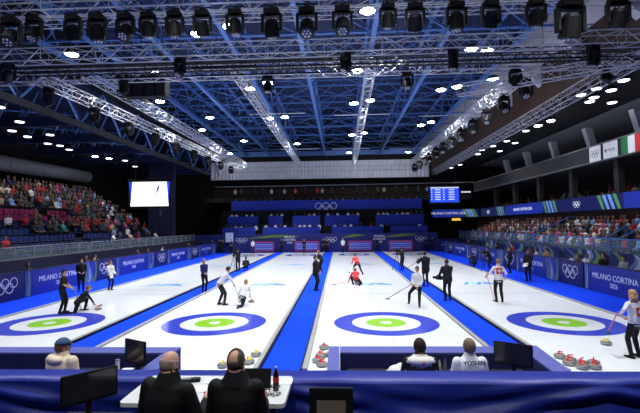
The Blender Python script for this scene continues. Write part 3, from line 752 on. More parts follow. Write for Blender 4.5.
# ================================================================== RAILS
def rail(name, label, x, y0, y1, z0, z1, step, m, glass=None):
    t = thing(name, label, 'railing', (x, y0, z0))
    L = y1-y0; H = z1-z0
    MB().b2((-.03, 0, H-.06), (.03, L, H), m).b2((-.015, 0, H*.55), (.015, L, H*.55+.03), m).b2((-.02, 0, .08), (.02, L, .12), m).build('top_rail', t)
    p = None; y = 0
    while y <= L:
        if p is None: p = MB().b2((-.035, -.035, 0), (.035, .035, H), m).build('post', t)
        else:
            q = p.copy(); COL.objects.link(q); q.parent = t; q.location = (0, y, 0)
        y += step
    if glass: MB().b2((-.008, 0, .12), (.008, L, H-.06), glass).build('infill_panel', t)
M_RAILG = mat('galvanised_rail', (150, 152, 158), .5, .4); M_RAILB = mat('blue_rail', (60, 110, 190), .5, .2)
rail('guard_rail', 'grey metal guard rail along the front of the stand under the video screen', -19, 12, 55.5, 1.6, 2.42, 1.55, M_RAILG, M_GLASS)
rail('guard_rail', 'pale blue guard rail with clear panels before the flag side lower stand', 15.05, 12, 55.5, 1.5, 2.56, 1.6, M_RAILB, M_GLASS)
rail('guard_rail', 'blue rail across the lower seats of the stand under the video screen', -20.25, 16, 46, 1.65, 2.5, 2.2, mat('dark_rail', (50, 60, 90), .5, .3))
for j, y in enumerate((25.2, 26.6, 36.0)):
    t = thing('stair_rail', ('blue sloping stair rail in the flag side lower stand, nearer of the pair', 'blue sloping stair rail in the flag side lower stand, farther of the pair', 'blue sloping stair rail halfway along the flag side lower stand')[j], 'stair rail', (0, y, 0))
    MB().bar((15.6, 0, 2.4), (18.6, 0, 3.9), .06, .06, M_RAILB).bar((18.6, 0, 3.9), (19.3, 0, 3.9), .06, .06, M_RAILB).bar((15.6, 0, 2.0), (18.6, 0, 3.5), .03, .03, M_RAILB).build('handrail', t)
    for x, z in ((15.7, 1.35), (17.1, 1.65), (18.5, 2.25)): MB().bar((x, 0, z), (x, 0, 2.4+(x-15.6)*.5), .05, .05, M_RAILB).build('post', t)
# cloth-covered ledges behind the boards
t = MB().b2((13.95, 12, -.03), (14.95, 55, 1.05), M_NAVY); struct(t.build('trim_1'))
g = graphic_mb
for j, y in enumerate((18.5, 22.5, 27.5, 32.5, 38, 44)):
    t = thing('fascia_banner', f'blue banner with pale curves below the flag side rail, {("nearest one","beside the stair rails","behind the seated media crew","beyond the media crew","about halfway along","farthest one")[j]}', 'banner', (14.97, y, 1.55))
    MB().b2((-.03, -2.2, -.55), (0, 2.2, .25), M_NAVY).build('cloth', t); q = g(4.0, .75, j).build('ribbon_graphic', t); q.location = (-.035, 0, -.15); q.rotation_euler = FX_R
# ================================================================== RIBBON, FLAGS, SCREENS
M_RB = mat('ribbon_screen_blue', (30, 50, 150), .4, 0, .1, emit=(30, 52, 165), es=.38); M_RN = mat('ribbon_screen_navy', (20, 26, 80), .4, emit=(24, 30, 95), es=.35)
M_RG = mat('ribbon_green', (90, 150, 90), .4, emit=(90, 150, 90), es=.35); M_RP = mat('ribbon_pale', (110, 150, 215), .4, emit=(110, 150, 215), es=.4); M_RW = mat('ribbon_white', (225, 230, 245), .4, emit=(225, 230, 245), es=.6)
def ribbon(label, x0, y0, x1, y1, segs):
    p0, p1 = V((x0, y0, 0)), V((x1, y1, 0)); L = (p1-p0).length; ang = math.atan2(y1-y0, x1-x0)
    t = thing('ribbon_screen', label, 'led screen', (x0, y0, 4.35), ang)
    MB().b2((0, .0, -.06), (L, .12, 1.12), M_BLACK).build('housing', t)
    y = 0
    while y < L:
        for kind, w in segs:
            if y+w > L: break
            if kind == 'g':
                MB().b2((y, .12, 0), (y+w, .135, 1.05), M_RN).build('screen_segment', t)
                q = MB()
                for k, m in enumerate((M_RG, M_RP, M_RP, M_RG)):
                    a = y+w*(.1+.2*k); q.prism([(a, .136+.001*k, 0), (a+.3, .136+.001*k, 0), (a+.9, .136+.001*k, 1.05), (a+.5, .136+.001*k, 1.05)], (0, .004, 0), m)
                q.build('moving_graphic', t)
            else:
                MB().b2((y, .12, 0), (y+w, .135, 1.05), M_RN if kind == 'r' else M_RB).build('screen_segment', t)
                if kind == 'r': rings(.16, t, (y+w/2, .14, .52), (PI/2, 0, PI), M_RW)
                else: text('MILANO CORTINA 2026', .42, M_RW, t, (y+w/2, .14, .52), (PI/2, 0, PI), 'lettering')
            y += w
        else: continue
        break
ribbon('long lit blue ribbon screen on the balcony edge beneath the flags', 19, 20.5, 19, 59.5, (('w', 9.0), ('g', 3.0), ('r', 5.5), ('g', 3.0)))
for o in bpy.data.objects:
    if o.name.startswith('ribbon_screen'): pass
ribbon('dim lit ribbon screen on the balcony edge beneath the scoreboard', 19, 59.7, 12.5, 60.4, (('g', 2.0), ('w', 4.2)))
M_ITG = mat('flag_green', (20, 110, 60), .8); M_ITR = mat('flag_red', (190, 35, 50), .8)
def flag(label, y0, y1, kind):
    t = thing('flag', label, 'flag', (18.925, (y0+y1)/2, 8.5)); w = abs(y1-y0)/2
    if kind == 'it':
        MB().b2((-.02, w/3, -.56), (0, w, .56), M_ITG).build('green_band', t); MB().b2((-.02, -w/3, -.56), (0, w/3, .56), M_WHITE).build('white_band', t); MB().b2((-.02, -w, -.56), (0, -w/3, .56), M_ITR).build('red_band', t)
    else:
        MB().b2((-.02, -w, -.56), (0, w, .56), M_WHITE).build('cloth', t)
        if kind == 'rings': rings(.16, t, (-.025, 0, 0), FX_R, M_GREY, w=.035)
        else: MB().tube((-.022, .5, 0), (-.028, .5, 0), .13, M_GREY, 16).b2((-.028, -.55, .02), (-.021, .3, .08), M_GREY).b2((-.028, -.55, -.1), (-.021, .15, -.05), M_GREY).build('printed_mark', t)
flag('white flag with interlocked rings on the concrete balcony beam', 31.9, 33.3, 'rings')
flag('white flag with a grey round mark between the rings flag and the tricolour', 30.0, 31.6, 'word')
flag('green, white and red tricolour flag on the concrete balcony beam', 27.6, 29.6, 'it')
M_SCR = mat('screen_white', (250, 250, 255), .4, 0, 0, emit=(250, 251, 255), es=1.15); M_SCB = mat('screen_blue', (30, 60, 220), .4, 0, 0, emit=(30, 60, 225), es=.9)
t = thing('video_screen', 'large bright white video screen with blue side bars showing a curler', 'video screen', (-20.3, 45, 7.0), .02)
MB().b2((-2.35, 0, -1.55), (2.35, .35, 1.6), M_BLACK).build('cabinet', t)
MB().prism([(-2.05, -.02, -1.3), (2.05, -.02, -1.3), (1.85, -.02, 1.3), (-1.85, -.02, 1.3)], (0, .015, 0), M_SCR).build('display', t)
q = MB()
for s in (-1, 1): q.prism([(s*2.2, -.02, 1.3), (s*1.87, -.02, 1.3), (s*2.06, -.02, -.6)], (0, .015, 0), M_SCB)
q.build('side_bar', t)
q = MB(); mk = mat('screen_figure', (25, 50, 120), .4, emit=(25, 50, 120), es=.5)
for a, b, r in (((.85, .45), (1.0, .8), .11), ((1.0, .8), (.75, .95), .05), ((.85, .45), (.7, .1), .05), ((.7, .1), (.85, -.25), .04), ((.85, .45), (1.05, .1), .05), ((1.05, .1), (1.0, -.3), .04), ((1.0, .8), (1.15, .95), .04), ((1.0, .6), (.8, .3), .04)):
    q.tube((a[0], -.024, a[1]), (b[0], -.024, b[1]), r*.1, mk, 4)
    dx, dz = b[0]-a[0], b[1]-a[1]; l = math.hypot(dx, dz); nx, nz = -dz/l*r, dx/l*r
    q.prism([(a[0]+nx, -.022, a[1]+nz), (b[0]+nx*.7, -.022, b[1]+nz*.7), (b[0]-nx*.7, -.022, b[1]-nz*.7), (a[0]-nx, -.022, a[1]-nz)], (0, -.004, 0), mk)
q.build('curler_picture', t)
for s in (-1.6, 1.6): MB().tube((s, .15, 1.6), (s, .15, 4.9), .03, M_DARK, 5).build('hanger', t)
t = thing('scoreboard_screen', 'small lit blue results screen hanging above the far corner', 'scoreboard', (13.0, 54, 7.05), 0)
MB().b2((-1.95, 0, -1.2), (1.95, .3, 1.2), M_BLACK).build('cabinet', t); MB().b2((-1.75, -.02, -.95), (1.75, 0, .95), mat('results_blue', (30, 70, 225), .4, emit=(30, 75, 235), es=.8)).build('display', t)
q = MB()
for k in range(5):
    z = .62-.3*k
    for a, b in ((-1.65, -1.5), (-1.2, -.5), (-.2, 0), (.5, 1.2)): q.b2((a, -.026, z-.06), (b, -.02, z+.06), M_RW)
q.b2((-1.75, -.026, .8), (1.75, -.02, .95), M_RW); q.build('result_rows', t)
for s in (-1.5, 1.5): MB().tube((s, .15, 1.2), (s, .15, 6.9), .03, M_DARK, 5).build('hanger', t)
t = thing('small_sign', 'small lit pale sign beside the blue results screen', 'sign', (16.2, 56, 7.5)); MB().b2((-.6, 0, -.09), (.6, .08, .09), M_RW).build('tube', t); MB().tube((0, .05, .09), (0, .05, 4.0), .02, M_DARK, 4).build('hanger', t)
t = thing('exit_sign', 'small orange lit sign under the balcony in the far corner', 'sign', (15.4, 57.9, 4.0)); MB().b2((-.55, 0, -.15), (.55, .1, .15), mat('amber_sign', (240, 190, 60), .4, emit=(250, 190, 60), es=.9)).build('panel', t); MB().b2((-.02, .03, .15), (.02, .07, .6), M_DARK).build('bracket', t)
# ================================================================== FAR END
struct(MB().b2((-19.9, 55.9, -.3), (12.4, 56.1, 2.35), M_NAVY).b2((12.4, 55.9, -.3), (26, 56.1, 1.5), M_NAVY).build('wall_far_low'))
FL = [o for o in bpy.data.objects if o.name == 'wall_far_low'][0]
for x in (-12.9, -1.2, 10.35): rings(.22, FL, (x, 55.88, 1.55), FX_N)
for x in (-6.6, 5.0):
    for k, w in enumerate(('MILANO', 'CORTINA', '2026')): text(w, .36, M_LETTER, FL, (x, 55.88, 1.95-.36*k), FX_N)
for x0, x1 in ((-12.2, -5.2), (.2, 3.2), (5.6, 10.0)):
    q = MB(); n = 10; m = mat('curve_green', (96, 118, 52), .7)
    up_ = [(x0+(x1-x0)*i/n, 55.885, 1.75+.5*math.sin(PI*(i/n)*.75+.1)) for i in range(n+1)]; dn = [(x, y, z-.32*math.sin(PI*i/n)-.02) for i, (x, y, z) in enumerate(up_)]
    q.prism(up_+dn[::-1], (0, -.006, 0), m); q.build('curved_graphic', FL)
t = thing('white_notice', 'white upright notice board standing on the low far wall beside the rings', 'notice board', (-14.45, 55.6, .02)); MB().b2((-.5, 0, 1.35), (.5, .05, 2.6), mat('notice_paper', (205, 215, 235), .6)).build('panel', t)
MB().tube((-.3, .03, -.04), (-.3, .03, 1.35), .03, M_DARK, 6).build('leg', t); MB().tube((.3, .03, -.04), (.3, .03, 1.35), .03, M_DARK, 6).build('leg', t)
M_RF = mat('red_frame', (170, 40, 60), .6); M_BP = mat('score_panel_blue', (50, 70, 190), .6)
for j, (x0, x1) in enumerate(((-11.5, -8.5), (-5.85, -2.7), (.95, 4.0), (6.15, 9.1))):
    t = thing('sheet_scoreboard', 'red-framed blue scoreboard at the far end of ' + ('the sheet nearest the video screen', 'the second sheet', 'the sheet with the red players', 'the sheet nearest the flags')[j], 'scoreboard', ((x0+x1)/2, 55.1, -.03))
    w = (x1-x0)/2
    MB().b2((-w, 0, .2), (w, .08, .32), M_RF).b2((-w, 0, 1.32), (w, .08, 1.45), M_RF).b2((-w, 0, .2), (-w+.12, .08, 1.45), M_RF).b2((w-.12, 0, .2), (w, .08, 1.45), M_RF).build('frame', t)
    MB().b2((-w+.12, .01, .32), (w-.12, .07, 1.32), M_BP).build('panel', t); q = MB()
    for z in (.55, 1.05):
        for k in range(9): q.b2((-w+.3+k*w*.19, 0, z-.06), (-w+.3+k*w*.19+.16, .01, z+.06), M_SW)
    q.b2((-w+.2, 0, .78), (w-.2, .01, .81), M_SW); q.build('number_cards', t)
    for s in (-1, 1): MB().b2((s*w*.8-.05, -.1, 0), (s*w*.8+.05, .2, .2), M_DARK).build('foot', t)
def desk(label, x0, x1, y, z0, z1):
    t = thing('press_desk', label, 'desk', ((x0+x1)/2, y, z0)); w = (x1-x0)/2
    MB().b2((-w, 0, 0), (w, .06, z1-z0), M_DESK).build('front_cloth', t); MB().b2((-w, 0, z1-z0), (w, .6, z1-z0+.04), M_DESK).build('desk_top', t)
struct(MB().b2((-17, 56.9, -.3), (12, 57.57, 1.7), M_WALLK).b2((-17, 57.57, -.3), (12, 58.9, 2.3), M_WALLK).b2((-17, 58.9, -.3), (12, 59.57, 3.35), M_WALLK).b2((-17, 59.57, -.3), (12, 60.9, 3.9), M_WALLK).b2((-17, 60.9, -.3), (12, 63, 5.6), M_WALLK).build('floor_press_tiers'))
T1 = ((-15.9, -11.4), (-10.4, -2.7), (-1.1, 5.7), (6.7, 11.5)); T2 = ((-15.7, -11.4), (-10.0, -8.0), (-6.6, -2.8), (-2.1, 2.6), (4.9, 11.4))
WH = ('at the video screen end', 'second from the video screen end', 'in the middle', 'second from the flag end', 'at the flag end')
for j, (a, b) in enumerate(T1): desk(f'blue-draped press desk in the lower tier, {WH[(0, 1, 3, 4)[j]]}', a, b, 57.5, 1.7, 3.2)
for j, (a, b) in enumerate(T2): desk(f'blue-draped press desk in the upper tier, {WH[j]}', a, b, 59.5, 3.35, 4.75)
t = MB().b2((-15.7, 61.5, 5.0), (11.6, 61.6, 7.05), M_DESK).build('long_banner'); tag(t, 'long blue banner with large white interlocked rings above the press desks', 'banner')
for x in (-2.0,): rings(.46, t, (x, 61.48, 5.95), FX_N, w=.085)
lap = thing('laptop', 'x', 'laptop'); MB().b2((-.17, -.12, 0), (.17, .12, .02), M_WHITE).build('keyboard_base', lap); MB().b2((-.17, -.15, .02), (.17, -.13, .24), M_WHITE).build('lid', lap); fl = True
for tier, (T, y, z, zt) in (('lower', (T1, 58.4, 2.6, 3.24)), ('upper', (T2, 60.4, 4.2, 4.79))):
    for a, b in T:
        n = int((b-a)/.62)
        for k in range(n):
            x = a+.35+k*(b-a-.5)/max(1, n-1)
            if random.random() < .78:
                o = PROT[random.randrange(4)].copy(); COL.objects.link(o); o.name = 'press_member'; c = pick(LITMIX)
                o.location = (x, y, z-.28); o.rotation_euler = (0, 0, PI+random.uniform(-.3, .3)); o.color = srgb(*TOPC[c]); tag(o, f'person in a {c} top seated behind the {tier} press desks', 'person', f'press in {c} behind the {tier} desks')
                q = seats
            if random.random() < .3:
                o = lap if fl else copy_tree(lap); fl = False
                o.location = (x+.05, y-.6, zt); o.rotation_euler = (0, 0, random.uniform(-.3, .3)); o['label'] = f'white laptop on the {tier} row of press desks'; o['group'] = f'laptops on the {tier} press desks'
for tier, (T, y, z) in (('lower', (T1, 58.15, 2.3)), ('upper', (T2, 60.15, 3.9))):
    for j, (a, b) in enumerate(T):
        t = MB().b2((a+.1, y+.12, z), (b-.1, y+.5, z+.44), M_WALLK).build('bench'); tag(t, f'long black bench behind the {tier} press desk, {(WH if len(T) == 5 else (WH[0], WH[1], WH[3], WH[4]))[j]}', 'bench')
# ================================================================== PEOPLE ON AND AROUND THE ICE
BK = (20, 20, 23)
def camera_on_tripod(label, x, y, rz, hz=1.35):
    t = thing('television_camera', label, 'camera', (x, y, hz), rz)
    MB().b2((-.09, -.22, 0), (.09, .2, .24), M_BLACK).b2((-.05, -.12, .24), (.05, .1, .29), M_DARK).build('camera_body', t, bevel=.015)
    MB().tube((0, .2, .12), (0, .42, .12), .06, M_BLACK, 12, .08).build('lens', t)
    MB().b2((.09, -.2, .1), (.2, -.1, .24), M_BLACK).build('viewfinder', t); MB().tube((0, -.2, .02), (.1, -.5, -.1), .012, M_DARK, 6).build('pan_handle', t)
    k = thing('tripod', 'black tripod under the ' + label, 'tripod', (x, y, -.03), rz)
    MB().lathe([(.05, hz-.12), (.07, hz-.08), (.07, hz+.02), (.05, hz+.03)], M_DARK, 10).build('head', k)
    for i in range(3):
        a = i*2*PI/3+.5; MB().tube((.03*math.cos(a), .03*math.sin(a), hz-.1), (.38*math.cos(a), .38*math.sin(a), 0.02), .02, M_DARK, 6).tube((.38*math.cos(a), .38*math.sin(a), 0), (.38*math.cos(a), .38*math.sin(a), .03), .03, M_DARK, 6).build('leg', k)
def handheld(label, p, rz, s=1.0):
    t = thing('video_camera', label, 'camera', p, rz); t.scale = (s,)*3
    MB().b2((-.07, -.16, -.09), (.07, .14, .09), M_BLACK).b2((-.02, -.1, .09), (.02, .08, .15), M_DARK).build('camera_body', t, bevel=.012); MB().tube((0, .14, 0), (0, .3, 0), .05, M_BLACK, 12, .065).build('lens', t)
    MB().b2((-.13, -.05, -.02), (-.07, .05, .08), M_DARK).build('side_screen', t)
C0 = -.03     # carpet level
# sheet nearest the video screen
p = (-11.47, 17.35, 0); rz = -1.35
figure('man in a black short-sleeved shirt standing with a broom beside the lunging player', p, rz, 1.74, (0, 0, .965), 5, 0, 0, [(-.16, .32, 1.0), (.12, .34, 1.04)], [(-.12, .05, 0), (.1, -.05, 0)],
       look=(.1, 1, -.25), sleeve=False, haircol=(52, 34, 26), skin=(205, 155, 130))
h = L2W(p, rz, (-.02, .4, 1.12)); broom('pale broom held by the man in the black short-sleeved shirt', h, (-11.02, 17.95, 0), (120, 160, 215))
p = (-10.85, 17.62, 0); rz = -.85
figure('player in black lunging low to deliver a stone on the first sheet', p, rz, 1.72, (0, -.12, .42), 42, 0, 0, [(-.36, .3, .16), (.06, .55, .2)], [(-.15, .18, 0), (.13, -.66, .02, (.2, -1, 0))],
       look=(0, 1, .05), haircol=(120, 88, 50), knee=[(-.3, 1, .6), (0, .2, -1)], elbow=[(-1, -.3, .5), (.6, -.3, 1)])
q = L2W(p, rz, (.06, .65, 0)); stone('red-handled curling stone under the hand of the lunging player in black', q.x, q.y, M_HRED, rz)
a = L2W(p, rz, (-.42, .4, .14)); b = L2W(p, rz, (-1.0, .95, 0)); broom('broom held low by the lunging player in black', a, b)
figure('person in a long black coat standing on the blue carpet before the boards', (-14.35, 23.32, C0), -2.6, 1.78, hands=[(-.1, .2, 1.02), (.1, .2, 1.05)], bulk=.22, hem=.18, haircol=(36, 28, 24), hair='short')
p = (-12.88, 23.64, C0); rz = -2.0
figure('woman in a white jacket standing on the carpet edge before the rings board', p, rz, 1.63, hands=[(-.15, .26, 1.0), (.2, .28, .9)], top=(232, 230, 226), hair='long', haircol=(120, 84, 50), bulk=.1)
t = MB().b2((-.1, -.01, -.14), (.1, .01, .14), M_WHITE).build('paper_sheet'); q = L2W(p, rz, (.2, .36, .86)); t.location = q; t.rotation_euler = (.3, 0, rz); tag(t, 'white paper in the hand of the woman in the white jacket', 'paper')
# carpet between first and second sheet
figure('woman in a dark navy top with brown hair standing on the first carpet strip', (-7.39, 23.1, C0), -2.3, 1.73, hands=[(-.05, .26, 1.08), (.1, .24, 1.02)], top=(34, 34, 98), hair='tail', haircol=(150, 110, 70))
camera_on_tripod('television camera on the first carpet strip', -8.3, 33.4, .3)
figure('camera operator in black standing at the tripod on the first carpet strip', (-7.95, 33.2, C0), .4, 1.74, lean=8, hands=[(-.25, .3, 1.3), (-.1, .32, 1.2)], bulk=.1, vox=.026)
figure('crouching camera assistant in black on the first carpet strip', (-7.45, 33.7, C0), .2, 1.7, (0, 0, .36), 32, 0, 0, [(-.15, .4, .5), (.15, .42, .5)], [(-.14, .28, 0), (.14, .2, 0)], bulk=.15, vox=.026)
# second sheet
p = (-5.28, 19.01, 0); rz = -1.05
figure('player in white with black trousers bending forward over a broom on the second sheet', p, rz, 1.8, (0, -.1, .93), 38, 0, 0, [(-.12, .52, .92), (.08, .5, .84)], [(-.13, -.1, 0), (.12, .08, 0)],
       look=(0, 1, -.5), top=(205, 205, 210), haircol=(60, 42, 30), elbow=[(-.6, -.2, 1), (.6, -.2, 1)])
broom('grey broom held by the bending player in white', L2W(p, rz, (-.02, .5, .98)), (-4.6, 19.7, 0), (150, 160, 175))
p = (-4.3, 18.95, 0); rz = -.18
figure('player in white and black crouched low behind a stone on the second sheet', p, rz, 1.75, (0, -.12, .42), 42, 0, 0, [(-.42, .3, .12), (.08, .62, .2)], [(-.14, .2, 0), (.1, -.82, .02, (.1, -1, 0))],
       look=(0, 1, .05), top=(205, 205, 210), haircol=(150, 120, 80), knee=[(-.3, 1, .6), (0, .2, -1)], elbow=[(-1, -.3, .5), (.6, -.3, 1)], sleevecol=(205, 205, 210))
q = L2W(p, rz, (.08, .72, 0)); stone('grey curling stone under the hand of the crouched player in white', q.x, q.y, M_HRED, rz)
broom('broom held out sideways by the crouched player in white', L2W(p, rz, (-.44, .34, .16)), L2W(p, rz, (-1.2, .5, 0)))
# carpet between second and third sheet
figure('person in a black coat standing on the middle carpet strip, nearer of the two', (-1.35, 23.27, C0), -1.9, 1.84, hands=[(-.1, .2, 1.0), (.14, .22, .95)], bulk=.2, hem=.1, haircol=(40, 30, 26))
figure('person in black leaning forward on the middle carpet strip, farther of the two', (-1.47, 32.08, C0), 1.1, 1.7, (0, -.1, .92), 32, hands=[(-.14, .45, 1.0), (.14, .45, 1.0)], bulk=.15, hair='beanie', haircol=(20, 20, 22), vox=.026)
# third sheet: red players
RD = (205, 62, 62)
p = (1.14, 30.63, 0); rz = .35
figure('player in red leaning forward, farther of the two red players', p, rz, 1.72, (0, -.1, .82), 48, 0, 0, [(-.2, .5, .7), (.12, .5, .65)], [(-.12, .15, 0), (.22, -.55, 0)], look=(0, 1, -.4), top=RD, vox=.024)
broom('broom pushed by the farther red player', L2W(p, rz, (-.02, .5, .75)), L2W(p, rz, (-.2, 1.05, 0)))
p = (.87, 25.1, 0); rz = .1
figure('player in red crouched low on the ice, nearer of the two red players', p, rz, 1.72, (0, -.1, .4), 50, 0, 0, [(-.42, .35, .12), (.12, .55, .2)], [(-.16, .1, 0), (.15, -.25, 0, (.1, -1, 0))], look=(0, 1, .1), top=RD,
       hair='cap', knee=[(-.4, 1, .5), (.4, 1, .2)], vox=.022, elbow=[(-1, -.3, .5), (.6, -.3, 1)])
q = L2W(p, rz, (.12, .66, 0)); stone('red-handled curling stone in front of the crouched red player', q.x, q.y, M_HRED)
broom('thin red broom laid out beside the crouched red player', L2W(p, rz, (-.4, .38, .16)), L2W(p, rz, (-1.25, .25, 0)), (200, 80, 80))
# fourth carpet strip
camera_on_tripod('television camera on the carpet strip beside the red players sheet', 4.28, 33.1, .4)
figure('camera operator in black at the tripod beside the red players sheet', (4.68, 33.0, C0), .7, 1.72, lean=6, hands=[(-.28, .3, 1.3), (-.1, .32, 1.22)], bulk=.1, vox=.026)
p = (4.76, 24.55, C0)
figure('tall person in a black coat seen from behind holding a microphone boom', p, .25, 1.92, lean=5, hands=[(-.3, .32, 1.25), (.12, .3, 1.05)], bulk=.25, hem=.12, hair='short', haircol=(50, 40, 34))
t = thing('boom_microphone', 'grey boom microphone held by the tall person in a black coat', 'microphone', (4.35, 24.9, 1.3)); MB().tube((0.05, 0, 0.08), (-.55, .1, -.35), .012, M_DARK, 6).build('pole', t); MB().tube((-.06, .02, 0), (.1, -.02, .22), .04, M_GREY, 8, .05).build('windshield', t)
p = (3.22, 18.42, 0); rz = 2.9
figure('player in a white shirt striding with one knee lifted beside the third carpet edge', p, rz, 1.72, (0, 0, .92), 6, 0, 0, [(-.12, .3, .98), (.14, .3, 1.0)], [(-.06, 0, 0), (.36, .12, .14)], look=(-.1, 1, -.2), top=(212, 212, 208), haircol=(60, 44, 34), knee=[(0, 1, 0), (.5, 1, .2)])
broom('thin black broom trailing flat beside the striding player in the white shirt', (3.05, 18.7, .93), (2.15, 20.3, 0), (30, 30, 32))
p = (4.87, 20.06, C0)
figure('camera operator in a black jacket seen from behind carrying a handheld camera', p, .12, 1.84, lean=6, hands=[(-.3, .3, 1.0), (.1, .3, .98)], bulk=.24, hem=.06, top=(26, 27, 34), hair='short', haircol=(70, 52, 38))
handheld('black handheld camera carried at the hip of the camera operator', (4.55, 20.35, .98), .8, 1.0)
# fourth sheet
SWC = (212, 210, 212)
def cross_badge(parent, loc, rot, s):
    b = MB().b2((-s/2, -s/2, 0), (s/2, s/2, .004), cmat((200, 40, 44), 'badge')); b.b2((-s*.12, -s*.32, .003), (s*.12, s*.32, .007), M_WHITE).b2((-s*.32, -s*.12, .003), (s*.32, s*.12, .007), M_WHITE)
    o = b.build('cross_badge', parent); o.location = loc; o.rotation_euler = rot
p = (6.96, 19.51, 0)
o, *_ = figure('player in white with a red cross badge, back turned, on the fourth sheet', p, 0, 1.86, hands=[(-.42, .22, 1.05), (.3, .06, .98)], feet=[(-.1, 0, 0), (.14, 0, 0)], top=SWC, sleeve=False, haircol=(130, 98, 66), hair='short')
cross_badge(o, (0, -.135, 1.38), (PI/2, 0, 0), .26)
broom('pink-shafted broom held upright by the player with the cross badge', (6.52, 19.78, 1.22), (6.84, 19.7, 0), (200, 120, 120))
p = (7.5, 11.5, 0); rz = .35
o, hp, s, shell = figure('blonde player in white with a cross badge beside the fourth sheet rings', p, rz, 1.7, lean=4, hands=[(-.3, .14, 1.16), (.2, .3, 1.0)], feet=[(-.14, .02, 0), (.16, .05, 0)], top=SWC, hair='long', haircol=(176, 138, 92), vox=.016, bulk=.06, elbow=[(-1, -.3, -.5), (1, -1, 0)])
cross_badge(o, (0, -.145, 1.2), (PI/2-.07, 0, 0), .22)
h = L2W(p, rz, (-.34, .17, 1.17)); broom('pink-shafted broom held by the blonde player in white', h, (7.22, 12.2, .45), (225, 110, 120))
# photographers on the flag-side carpet
figure('photographer in black crouching on the flag side carpet', (10.6, 34.96, C0), .6, 1.7, (0, -.1, .4), 24, hands=[(-.1, .35, .8), (.1, .35, .8)], feet=[(-.16, .2, 0), (.16, .1, 0)], bulk=.15, vox=.026)
camera_on_tripod('television camera on the flag side carpet', 10.35, 31.6, 1.0, 1.25)
figure('camera operator in black at the tripod on the flag side carpet', (10.8, 31.8, C0), 1.2, 1.7, lean=14, hands=[(-.1, .4, 1.25), (.12, .36, 1.15)], bulk=.15, vox=.026)
figure('person in a black jacket standing with arms folded against the boards', (11.9, 31.0, C0), 1.3, 1.76, hands=[(.1, .24, 1.12), (-.08, .24, 1.08)], bulk=.2, vox=.026)
p = (11.21, 26.41, C0); rz = 2.3
figure('person in a black suit standing on the flag side carpet holding white papers', p, rz, 1.86, hands=[(-.12, .28, 1.02), (.16, .3, 1.0)], bulk=.14, hem=.1)
t = MB().b2((-.15, -.012, -.1), (.15, .012, .12), M_WHITE).build('paper_sheet'); t.location = L2W(p, rz, (.03, .36, 1.0)); t.rotation_euler = (.5, .3, rz); tag(t, 'white papers held by the person in a black suit', 'paper')
# far end of the ice
for (lab, x, y, rz, h, tp) in (('player in white standing by the far house of the red players sheet', .3, 53.2, PI, 1.8, (230, 230, 232)), ('player in white standing before the red-framed scoreboard nearest the video screen', -11.0, 53.9, PI, 1.72, (230, 230, 232)),
                               ('player in dark clothes standing by the far house of the second sheet', -4.52, 53.6, PI, 1.74, (26, 28, 44))):
    figure(lab, (x, y, 0 if y < 54.7 else C0), rz, h, hands=[(-.12, .3, 1.0), (.12, .3, 1.0)], top=tp, vox=.03, fingers=False)
k = 0
for x, y, c in ((-15.6, 55.2, BK), (-15.1, 54.8, BK), (-16.4, 54.5, (40, 40, 60)), (-2.2, 55.4, BK), (-1.7, 55.2, (40, 34, 34)), (4.7, 55.4, BK), (11.6, 55.2, BK), (10.9, 55.5, (30, 34, 60)), (-7.6, 55.4, BK), (-14.0, 55.0, (60, 60, 70))):
    figure('official in %s at the far wall %s' % ({BK: 'black'}.get(c, 'dark clothes'), ('by the white notice, behind', 'by the white notice, nearest', 'closest to the stand under the video screen', 'on the middle carpet strip', 'before the middle rings', 'beside the red-framed scoreboard of the fourth sheet',
            'at the flag side corner', 'under the rings nearest the flags', 'beside the first carpet strip', 'right under the white notice')[k]), (x, y, C0), PI+random.uniform(-.5, .5), random.uniform(1.7, 1.82), hands=[(-.1, .25, 1.0), (.1, .25, 1.0)], top=c, vox=.034, fingers=False); k += 1
# behind the boards
wl = ('in line with the standing man in black', 'behind the person in the long black coat', 'beside the person in the long black coat', 'beyond the woman in white', 'farther along the boards', 'near the middle of the boards', 'near the far end of the boards')
for j, (y, c) in enumerate(((22.5, BK), (27.8, BK), (28.8, (170, 140, 110)), (35, (40, 36, 40)), (36.9, (90, 60, 50)), (40, (200, 200, 205)), (47, BK))):
    figure('photographer behind the video screen side boards, ' + wl[j], (-16.9, y, C0), -PI/2+random.uniform(-.4, .4), 1.68, lean=12, hands=[(-.1, .3, 1.35), (.1, .3, 1.35)], top=c, vox=.03, fingers=False)
struct(MB().b2((-18.05, 9, -.3), (-16.2, 56, -.03), M_NAVYD).b2((13.0, 9, -.3), (13.95, 56, -.03), M_NAVYD).build('floor_press_lane'))
wr = ('first beyond the person with papers', 'second beyond the person with papers', 'right behind the person with papers', 'in a cream top', 'middle of the media group', 'end of the media group', 'in a black top turned away', 'in a pale jacket', 'far along', 'farther along by the tripod', 'farthest one', 'in red')
for j, (y, c, h) in enumerate(((31.3, (60, 44, 40), 1.66), (30.4, (210, 205, 200), 1.7), (29.0, (160, 120, 90), 1.8), (25.9, (220, 215, 190), 1.6), (25.1, (80, 54, 44), 1.68), (24.3, (190, 190, 190), 1.72), (22.8, BK, 1.9), (21.2, (150, 160, 165), 1.86), (38, BK, 1.75), (40, (30, 34, 60), 1.7), (46, BK, 1.75), (34.6, (150, 34, 44), 1.85))):
    figure('person behind the flag side boards, ' + wr[j], (13.45, y, C0), PI/2+random.uniform(-.5, .5), h, hands=[(-.1, .3, 1.1), (.1, .3, 1.1)], top=c, vox=.03, fingers=False)
